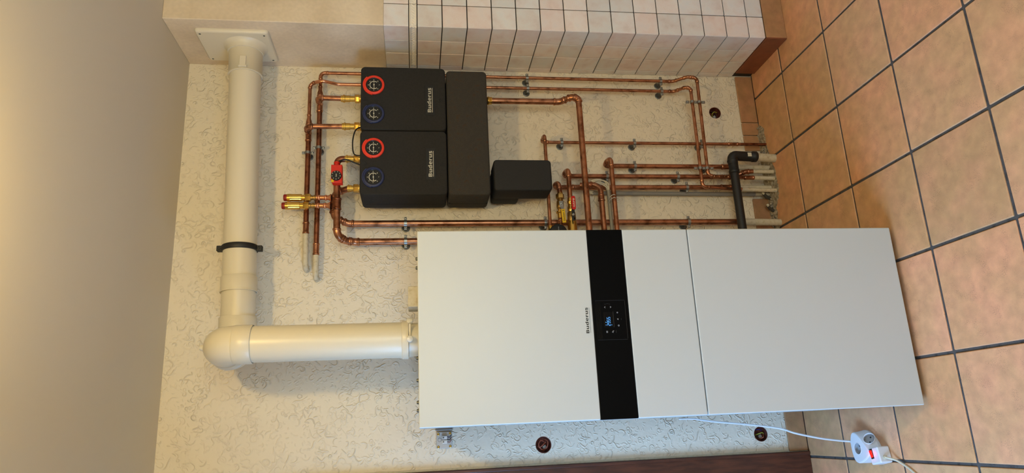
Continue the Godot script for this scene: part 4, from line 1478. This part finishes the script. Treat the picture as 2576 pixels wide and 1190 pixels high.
func build_drain() -> void:
	var t := thing("drain_pipe", "charcoal grey plastic drain pipe from the boiler to a cream floor stub", "pipe", V(0.832, 0, 0.11))
	var z := 0.12
	var mb := MB.new()
	mb.tube([V(0.288, 0.212, z), V(0.80, 0.2145, z)], 0.019, 24)
	part(t, "pipe", mb, M.rubber)
	mb = MB.new()
	mb.lathe(V(0.762, 0.214, z), Vector3.LEFT, [Vector2(-0.04, 0.0215), Vector2(0, 0.0215), Vector2(0.002, 0.0235), Vector2(0.014, 0.0235), Vector2(0.016, 0.021), Vector2(0.018, 0.019)], 24)
	part(t, "socket", mb, M.rubber)
	mb = MB.new()
	mb.tube(smooth([V(0.79, 0.2145, z), V(0.832, 0.2155, z), V(0.830, 0.10, 0.112)], 0.028), 0.0225, 24)
	bead(mb, V(0.806, 0.215, z), Vector3.RIGHT, 0.0215, 1.15, 0.008)
	part(t, "elbow", mb, M.rubber)
	mb = MB.new()
	mb.lathe(V(0.830, 0.172, 0.118), V(-0.002, -1, -0.06), [Vector2(0, 0.0205), Vector2(0.055, 0.0215), Vector2(0.058, 0.0250), Vector2(0.076, 0.0250), Vector2(0.079, 0.0225), Vector2(0.079, 0.019)], 24)
	part(t, "socket", mb, M.rubber)
	box(t, "sticker", V(0.822, 0.128, 0.1350), V(0.840, 0.146, 0.1392), 0.0005, M.ivory, "small white sticker")
	box(t, "sticker", V(0.840, 0.224, 0.1375), V(0.848, 0.234, 0.1415), 0.0005, M.ivory, "small white sticker")
	mb = MB.new()
	mb.tube([V(0.830, 0.11, 0.112), V(0.826, -0.01, 0.104)], 0.0192, 20)
	part(t, "painted_stub", mb, M.painted)
	# unused conduit ends by the skirting
	for q in [[0.652, 0.05, 0.03, 0.02], [0.592, 0.04, 0.035, -0.3]]:
		var s := thing("conduit_end", "short broken dark conduit end in the mortar by the skirting", "conduit", V(q[0], 0, q[2]), "broken conduit ends")
		mb = MB.new()
		mb.tube([V(q[0], 0.0, q[2]), V(q[0] + 0.01, q[1] * 0.6, q[2] + 0.006), V(q[0] + 0.02, q[1], q[2] + 0.02)], 0.008, 12)
		part(s, "sleeve", mb, M.steel_dark)
		mb = MB.new()
		mb.cyl(V(q[0] + 0.016, q[1] * 0.85, q[2] + 0.014), V(q[0] + 0.024, q[1] * 1.1, q[2] + 0.026), 0.006, 10, 0.001)
		part(s, "wire_end", mb, M.painted)

func make_clamp(r: float, stand: float, disc: float) -> Node3D:
	# clamp round a pipe along local X, wall at local z = -stand
	var t := Node3D.new()
	add_child(t)
	var mb := MB.new()
	mb.lathe(V(-0.006, 0, 0), Vector3.RIGHT, [Vector2(0, r * 1.02), Vector2(0, r + 0.0026), Vector2(0.012, r + 0.0026), Vector2(0.012, r * 1.02)], 20)
	part(t, "ring", mb, M.steel)
	for s in [-1.0, 1.0]:
		mb = MB.new()
		mb.rbox(V(0, s * (r + 0.0075), 0.0018), V(0.012, 0.013, 0.0022), 0.001)
		mb.rbox(V(0, s * (r + 0.0075), -0.0018), V(0.012, 0.013, 0.0022), 0.001)
		mb.lathe(V(0, s * (r + 0.0085), 0.0025), Vector3.BACK, [Vector2(0, 0.0042), Vector2(0.003, 0.0042), Vector2(0.0045, 0.003), Vector2(0.0045, 0)], 12)
		part(t, "screw_ear", mb, M.steel)
	mb = MB.new()
	mb.cyl(V(0, 0, -stand), V(0, 0, -r), 0.004, 10)
	mb.cyl(V(0, 0, -r - 0.008), V(0, 0, -r), 0.0065, 10)
	part(t, "stud", mb, M.steel_dark)
	mb = MB.new()
	mb.lathe(V(0, 0, -stand), Vector3.BACK, [Vector2(0, disc), Vector2(0.002, disc), Vector2(0.004, disc * 0.82), Vector2(0.0035, disc * 0.7), Vector2(0.0035, disc * 0.35), Vector2(0.008, disc * 0.25), Vector2(0.008, 0)], 24)
	part(t, "wall_disc", mb, M.steel_dark)
	return t

func build_clamps() -> void:
	var specs := [
		# x, y, z(pipe axis), r, vertical pipe?, label
		[1.240, 1.130, 0.05, 0.0075, true, "small steel clamp on the thin pipe closest to the pier"],
		[1.187, 1.129, 0.05, 0.0075, true, "small steel clamp on the second thin pipe from the pier"],
		[1.240, 0.485, 0.05, 0.0075, true, "small steel clamp on the thin pipe closest to the pier"],
		[1.187, 0.486, 0.05, 0.0075, true, "small steel clamp on the second thin pipe from the pier"],
		[0.919, 0.987, 0.05, 0.0075, true, "small steel clamp on the lone thin wall pipe"],
		[0.919, 0.645, 0.05, 0.0075, true, "small steel clamp on the lone thin wall pipe"],
		[0.919, 0.320, 0.05, 0.0075, true, "small steel clamp on the lone thin wall pipe"],
		[0.806, 0.654, 0.05, 0.0105, true, "steel clamp on the wall pipe with the tall elbow"],
		[0.806, 0.310, 0.05, 0.0105, true, "steel clamp on the wall pipe with the tall elbow"],
		[0.756, 0.789, 0.05, 0.0105, true, "steel clamp on the wall pipe of the red-lever valve"],
		[0.755, 0.455, 0.05, 0.0105, true, "steel clamp on the wall pipe of the red-lever valve"],
		[0.703, 0.418, 0.05, 0.0108, true, "steel clamp on the wall pipe of the yellow-lever valve"],
		[0.532, 0.438, 0.07, 0.0135, true, "steel clamp on the thick return pipe, low by the boiler"],
		[0.532, 1.089, 0.07, 0.0135, true, "steel clamp on the thick return pipe beside the black cap"],
		[0.532, 1.690, 0.07, 0.0135, true, "steel clamp on the thick return pipe just above the boiler"],
		[0.454, 1.690, 0.07, 0.0140, true, "steel clamp on the thick flow pipe just above the boiler"],
		[0.858, 2.1035, 0.05, 0.011, false, "steel clamp on the upper crossing copper pipe"],
		[0.882, 2.0585, 0.05, 0.011, false, "steel clamp on the lower crossing copper pipe"],
	]
	var protos := {}
	for s in specs:
		var key := "%s_%s_%s" % [s[3], s[2], s[4]]
		var t: Node3D
		if protos.has(key):
			t = protos[key].duplicate()
			add_child(t)
		else:
			t = make_clamp(s[3], s[2], 0.016 if s[3] < 0.013 else 0.018)
			protos[key] = t
		t.name = numbered("pipe_clamp", self)
		t.position = V(s[0], s[1], s[2])
		t.rotation.z = PI / 2 if s[4] else 0.0
		t.set_meta("label", s[5])
		t.set_meta("category", "clamp")
		t.set_meta("group", "steel pipe clamps on the wall")
	# double clamps on the pair of low crossing pipes
	for q in [[1.105, "double steel clamp joining the two low crossing pipes near the round wall hole"], [0.775, "double steel clamp joining the two low crossing pipes near the drain pipe"]]:
		var t := thing("double_clamp", q[1], "clamp", V(q[0], 0.349, 0.0), "double clamps on the low crossing pipes")
		for y in [0.331 if q[0] > 1 else 0.3337, 0.3655 if q[0] > 1 else 0.3668]:
			var mb := MB.new()
			mb.lathe(V(q[0] - 0.006, y, 0.105), Vector3.RIGHT, [Vector2(0, 0.0077), Vector2(0, 0.0103), Vector2(0.012, 0.0103), Vector2(0.012, 0.0077)], 20)
			part(t, "ring", mb, M.steel)
		for y in [0.311, 0.3495, 0.388]:
			var mb := MB.new()
			mb.rbox(V(q[0], y, 0.1068), V(0.012, 0.016, 0.0024), 0.001)
			mb.rbox(V(q[0], y, 0.1032), V(0.012, 0.016, 0.0024), 0.001)
			mb.cyl(V(q[0], y, 0.107), V(q[0], y, 0.112), 0.0042, 10, 0.001)
			part(t, "screw_ear", mb, M.steel)

func junction(x: float, y: float, r: float, label: String, wires: Array) -> void:
	var t := thing("junction_box", label, "junction box", V(x, y, -0.055), "open round junction boxes")
	var mb := MB.new()
	mb.lathe(V(x, y, -0.056), Vector3.BACK, [Vector2(0, 0), Vector2(0.0, r * 0.97), Vector2(0.054, r * 0.985), Vector2(0.0545, r * 0.93), Vector2(0.020, r * 0.90), Vector2(0.020, 0)], 28)
	part(t, "cup", mb, M.box_clay)
	for wv in wires:
		mb = MB.new()
		var p := []
		for q in wv[1]:
			p.append(V(x + q.x * r * 0.9, y + q.y * r * 0.9, -0.036 + q.z * 0.7))
		mb.tube(spline(p), 0.0021, 8)
		part(t, "wire", mb, wv[0])
	mb = MB.new()
	mb.rbox(V(x - r * 0.3, y - r * 0.25, -0.030), V(r * 0.45, r * 0.5, 0.014), 0.003, Basis(Vector3.BACK, 0.5))
	part(t, "terminal", mb, M.clear)

func build_small() -> void:
	junction(-0.392, 1.140, 0.033, "open red-brown junction box with loose brown wires halfway up the wall", [[M.wire_brown, [V(-0.5, -0.6, 0.01), V(-0.6, 0.2, 0.035), V(0.0, 0.65, 0.045), V(0.6, 0.3, 0.04), V(0.3, -0.4, 0.03)]], [M.wire_brown, [V(0.7, -0.3, 0.01), V(0.2, -0.1, 0.05), V(-0.3, 0.5, 0.045), V(-0.1, 0.8, 0.03)]], [M.wire_brown, [V(-0.8, 0, 0.01), V(-0.3, -0.5, 0.045), V(0.5, -0.6, 0.045), V(0.8, 0, 0.02)]]])
	junction(-0.393, 0.199, 0.031, "open junction box with a green wire behind the white power cable", [[M.wire_green, [V(-0.2, 0.7, 0.01), V(0.1, 0.2, 0.05), V(0.2, -0.3, 0.05), V(0.0, -0.8, 0.02)]], [M.wire_blue, [V(0.6, 0.6, 0.01), V(0.7, 0.1, 0.045), V(0.5, -0.4, 0.03)]], [M.wire_brown, [V(-0.7, 0.2, 0.01), V(-0.5, -0.3, 0.05), V(0, -0.6, 0.03)]]])
	junction(1.104, 0.208, 0.030, "open junction box with a green wire low beside the pier", [[M.wire_green, [V(-0.6, 0.1, 0.01), V(-0.2, 0.5, 0.045), V(0.2, 0.1, 0.05), V(0.3, -0.6, 0.03)]], [M.cable_black, [V(0.6, 0.5, 0.01), V(0.1, 0.0, 0.04), V(-0.4, -0.5, 0.02)]]])
	# open telephone socket
	var t := thing("telephone_socket", "open square telephone socket with brass screws beside the boiler", "wall socket", V(-0.354, 1.51, 0.0))
	var mb := MB.new()
	mb.prism(rrect(-0.354, 1.5425, 0.064, 0.064, 0.004, 3), 0.012, 0.002, Transform3D(Basis.IDENTITY, V(0, 0, 0.0)))
	part(t, "base_plate", mb, M.clear)
	for q in [[-0.379, 1.519], [-0.329, 1.519], [-0.380, 1.566], [-0.331, 1.566]]:
		mb = MB.new()
		mb.lathe(V(q[0], q[1], 0.011), Vector3.BACK, [Vector2(0, 0.0052), Vector2(0.002, 0.0052), Vector2(0.003, 0.0035), Vector2(0.0012, 0.0015), Vector2(0.0012, 0)], 14)
		part(t, "screw", mb, M.brass)
	for q in [[-0.345, 1.541], [-0.361, 1.541]]:
		mb = MB.new()
		mb.rbox(V(q[0], q[1], 0.017), V(0.013, 0.020, 0.013), 0.0015)
		var bl := part(t, "terminal", mb, M.white_plastic)
		mb = MB.new()
		mb.cyl(V(q[0], q[1] + 0.005, 0.0235), V(q[0], q[1] + 0.005, 0.0245), 0.003, 12)
		part(bl, "terminal_screw", mb, M.steel_dark)
	mb = MB.new()
	mb.lathe(V(-0.353, 1.561, 0.0118), Vector3.BACK, [Vector2(0, 0.0060), Vector2(0.001, 0.0066), Vector2(0.001, 0.0074), Vector2(0, 0.0078)], 24)
	part(t, "knockout_ring", mb, M.grey_pvc)
	for q in [[M.wire_blue, -0.342], [M.cable_black, -0.352], [M.wire_brown, -0.361]]:
		mb = MB.new()
		mb.tube(spline([V(q[1], 1.530, 0.016), V(q[1] - 0.002, 1.521, 0.023), V(q[1] + 0.005, 1.517, 0.020), V(q[1] + 0.006, 1.512, 0.008)]), 0.0014, 8)
		part(t, "wire", mb, q[0])
	# flat cable duct from the socket behind the boiler
	t = thing("cable_duct", "flat grey cable duct running behind the boiler beside the telephone socket", "cable duct", V(-0.29, 1.51, 0))
	mb = MB.new()
	mb.rbox(V(-0.16, 1.543, 0.006), V(0.315, 0.068, 0.012), 0.003)
	mb.rbox(V(-0.314, 1.543, 0.007), V(0.008, 0.068, 0.014), 0.003)
	part(t, "duct", mb, M.grey_pvc)
	# grey conduit up the wall, tube to the boiler and the cables between
	t = thing("wall_conduit", "grey plastic conduit up the wall beside the copper pipes", "conduit", V(0.678, 0, 0.02))
	mb = MB.new()
	mb.tube([V(0.684, 0.862, 0.026), V(0.678, 0.08, 0.026)], 0.0095, 16)
	part(t, "conduit", mb, M.grey_pvc)
	mb = MB.new()
	mb.tube([V(0.679, 0.20, 0.026), V(0.676, -0.005, 0.030)], 0.0068, 12)
	part(t, "inner_tube", mb, M.painted)
	t = thing("cable_sleeve", "beige plastic sleeve carrying cables into the boiler", "cable sleeve", V(0.48, 0.79, 0.08))
	mb = MB.new()
	mb.tube([V(0.678, 0.797, 0.078), V(0.288, 0.7955, 0.082)], 0.0085, 16)
	part(t, "sleeve", mb, M.grey_tube)
	var k := 0
	for q in [[0.0, 0.012], [0.006, 0.004], [-0.005, 0.0], [0.002, -0.006], [-0.010, 0.006]]:
		cord("cable", "cream cable looping from the wall conduit into the beige sleeve", "cable", [V(0.684 + q[0] * 0.4, 0.84, 0.028), V(0.692 + q[0], 0.882 + q[1] * 0.5, 0.042), V(0.714 + q[0] * 1.2, 0.872 + q[1], 0.064 + k * 0.003), V(0.722 + q[0] * 1.4, 0.838 + q[1], 0.075 + k * 0.003), V(0.706 + q[0] * 1.4, 0.804 + q[1], 0.080 + k * 0.002), V(0.672, 0.797 + q[1] * 0.2, 0.079)], 0.0032, M.cable_cream, "cream cables beside the bend")
		k += 1
	for x in [0.632, 0.618]:
		t = thing("cable_tie", "white cable tie round the copper pipe and the beige sleeve", "cable tie", V(x, 0.78, 0.10), "white cable ties")
		mb = MB.new()
		var lp := []
		for i in 25:
			var a := TAU * i / 24
			lp.append(V(x + 0.004 * sin(a), 0.7925 + cos(a) * 0.0135, 0.107 + sin(a) * 0.0365))
		mb.tube(lp, 0.0014, 6, false)
		mb.rbox(V(x, 0.777, 0.118), V(0.005, 0.006, 0.005), 0.001)
		part(t, "strap", mb, M.cable_white)

func build_power_strip() -> void:
	var t := thing("power_block", "white three-way socket block with a lit red switch on the floor", "power strip", V(-0.455, 0, 0.46))
	# rounded three-sided body, a real well cut for each socket
	var mb := MB.new()
	var c := Vector2(-0.452, 0.447)
	var dirs := [deg_to_rad(265), deg_to_rad(45), deg_to_rad(155)]
	# height, and how far each of the three sides reaches out there
	var rows := [[0.0, 0.062, 0.060, 0.047], [0.004, 0.065, 0.063, 0.050], [0.011, 0.065, 0.063, 0.050], [0.0425, 0.0635, 0.033, 0.0485], [0.0455, 0.061, 0.0305, 0.046], [0.0465, 0.057, 0.027, 0.042]]
	var ns := 72
	for r in rows:
		for i in ns:
			var a := TAU * i / ns
			var q := 0.0
			for k in 3:
				q += pow(maxf(0.0, cos(a - dirs[k]) / r[k + 1]), 4.0)
			q += pow(1.0 / (0.066 - 0.10 * maxf(0.0, r[0] - 0.0425)), 4.0)
			var rad: float = 1.0 / pow(q, 0.25)
			mb.vert(V(c.x + cos(a) * rad, r[0], c.y + sin(a) * rad), V(cos(a), 0.3, sin(a)))
	for k in rows.size() - 1:
		for i in ns:
			var j := (i + 1) % ns
			mb.quad(k * ns + i, k * ns + j, (k + 1) * ns + j, (k + 1) * ns + i)
	var top := mb.vert(V(c.x, 0.0468, c.y), Vector3.UP)
	var bot := mb.vert(V(c.x, 0.0, c.y), Vector3.DOWN)
	for i in ns:
		mb.tri(top, (rows.size() - 1) * ns + i, (rows.size() - 1) * ns + (i + 1) % ns)
		mb.n[i] = Vector3.DOWN
	for i in ns:
		mb.tri(bot, i, (i + 1) % ns)
	var hull := CSGCombiner3D.new()
	hull.name = "housing"
	t.add_child(hull)
	var cm := CSGMesh3D.new()
	cm.name = "shell"
	var st := SurfaceTool.new()
	st.begin(Mesh.PRIMITIVE_TRIANGLES)
	for q in mb.ix:
		st.set_smooth_group(-1)
		st.add_vertex(mb.v[q] - t.position)
	st.generate_normals()
	cm.mesh = st.commit()
	cm.material = M.cable_white
	hull.add_child(cm)
	var faces := []
	for k in 2:
		var rd := V(cos(dirs[k]), 0, sin(dirs[k]))
		var out_by: float = [0.014, 0.0485][k]
		var lean: float = [0.0, 0.72][k]
		faces.append([V(c.x, [0.0460, 0.0265][k], c.y) + rd * out_by, (rd * lean + Vector3.UP * sqrt(1.0 - lean * lean)).normalized()])
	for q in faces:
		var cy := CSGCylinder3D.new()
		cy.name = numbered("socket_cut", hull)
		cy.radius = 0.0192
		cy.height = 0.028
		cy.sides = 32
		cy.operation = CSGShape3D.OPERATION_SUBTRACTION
		cy.material = M.socket_well_shade
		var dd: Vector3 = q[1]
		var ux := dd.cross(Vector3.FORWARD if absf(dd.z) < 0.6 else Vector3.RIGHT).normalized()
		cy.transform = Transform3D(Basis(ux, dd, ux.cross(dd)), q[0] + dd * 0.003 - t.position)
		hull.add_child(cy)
	for q in [faces[0], faces[1]]:
		mb = MB.new()
		var d: Vector3 = q[1]
		mb.lathe(q[0] - d * 0.003, d, [Vector2(0, 0.0193), Vector2(0.0038, 0.0193), Vector2(0.0046, 0.0206), Vector2(0.0038, 0.0216), Vector2(0.0, 0.0216)], 32)
		var s := part(t, "socket_rim", mb, M.cable_white)
		var u := d.cross(Vector3(0.3, 0, 1)).normalized()
		for sg in [-1.0, 1.0]:
			mb = MB.new()
			mb.cyl(q[0] + u * sg * 0.0095 - d * 0.0118, q[0] + u * sg * 0.0095 - d * 0.0102, 0.0030, 10)
			part(s, "pin_hole", mb, M.screw_black)
		mb = MB.new()
		mb.rbox(q[0] + d.cross(u) * 0.0172 - d * 0.004, V(0.004, 0.004, 0.004), 0.0008)
		part(s, "earth_clip", mb, M.steel)
	mb = MB.new()
	var yaw := Basis(Vector3.UP, 0.18)
	mb.rbox(V(-0.476, 0.0235, 0.524), V(0.056, 0.047, 0.056), 0.005, yaw)
	part(t, "switch_housing", mb, M.cable_white)
	mb = MB.new()
	mb.rbox(V(-0.470, 0.0470, 0.512), V(0.034, 0.003, 0.016), 0.001, yaw)
	var sw := part(t, "switch_frame", mb, M.screw_black)
	mb = MB.new()
	mb.rbox(V(-0.470, 0.0490, 0.512), V(0.024, 0.005, 0.011), 0.0015, yaw * Basis(Vector3.BACK, 0.12))
	part(sw, "switch_light", mb, M.pilot, "glowing red rocker")
	var om := OmniLight3D.new()
	om.name = "switch_glow"
	om.position = V(-0.470, 0.058, 0.512) - t.position
	om.light_color = Color(1.0, 0.12, 0.05)
	om.light_energy = 0.0006
	om.light_size = 0.01
	om.omni_range = 5.0
	om.omni_attenuation = 2.0
	om.shadow_enabled = true
	t.add_child(om)
	mb = MB.new()
	mb.lathe(V(-0.481, 0.028, 0.5505), V(-0.05, -0.1, 1), [Vector2(0, 0.0075), Vector2(0.006, 0.007), Vector2(0.007, 0.005), Vector2(0.007, 0)], 14)
	part(t, "cord_grommet", mb, M.painted)
	cord("extension_cord", "cream extension cord leading away from the white socket block", "cable", [V(-0.481, 0.027, 0.556), V(-0.484, 0.022, 0.566), V(-0.491, 0.009, 0.585), V(-0.506, 0.0042, 0.617), V(-0.531, 0.0042, 0.663), V(-0.60, 0.0042, 0.76), V(-0.78, 0.0042, 0.92), V(-1.2, 0.0042, 1.0), V(-1.6, 0.0042, 0.95)], 0.0038, M.cable_cream)
	var p := cord("boiler_cable", "white power cable from behind the boiler to the socket block", "cable", [V(-0.316, 0.60, 0.12), V(-0.3195, 0.548, 0.15), V(-0.334, 0.481, 0.20), V(-0.350, 0.374, 0.25), V(-0.370, 0.271, 0.30), V(-0.3905, 0.222, 0.328), V(-0.412, 0.140, 0.350), V(-0.424, 0.068, 0.358), V(-0.4285, 0.034, 0.372), V(-0.431, 0.030, 0.384)], 0.0036, M.cable_white)
	mb = MB.new()
	mb.rbox(V(-0.433, 0.029, 0.393), V(0.020, 0.022, 0.024), 0.004, Basis(Vector3.UP, 0.2))
	part(p, "plug", mb, M.cable_white)
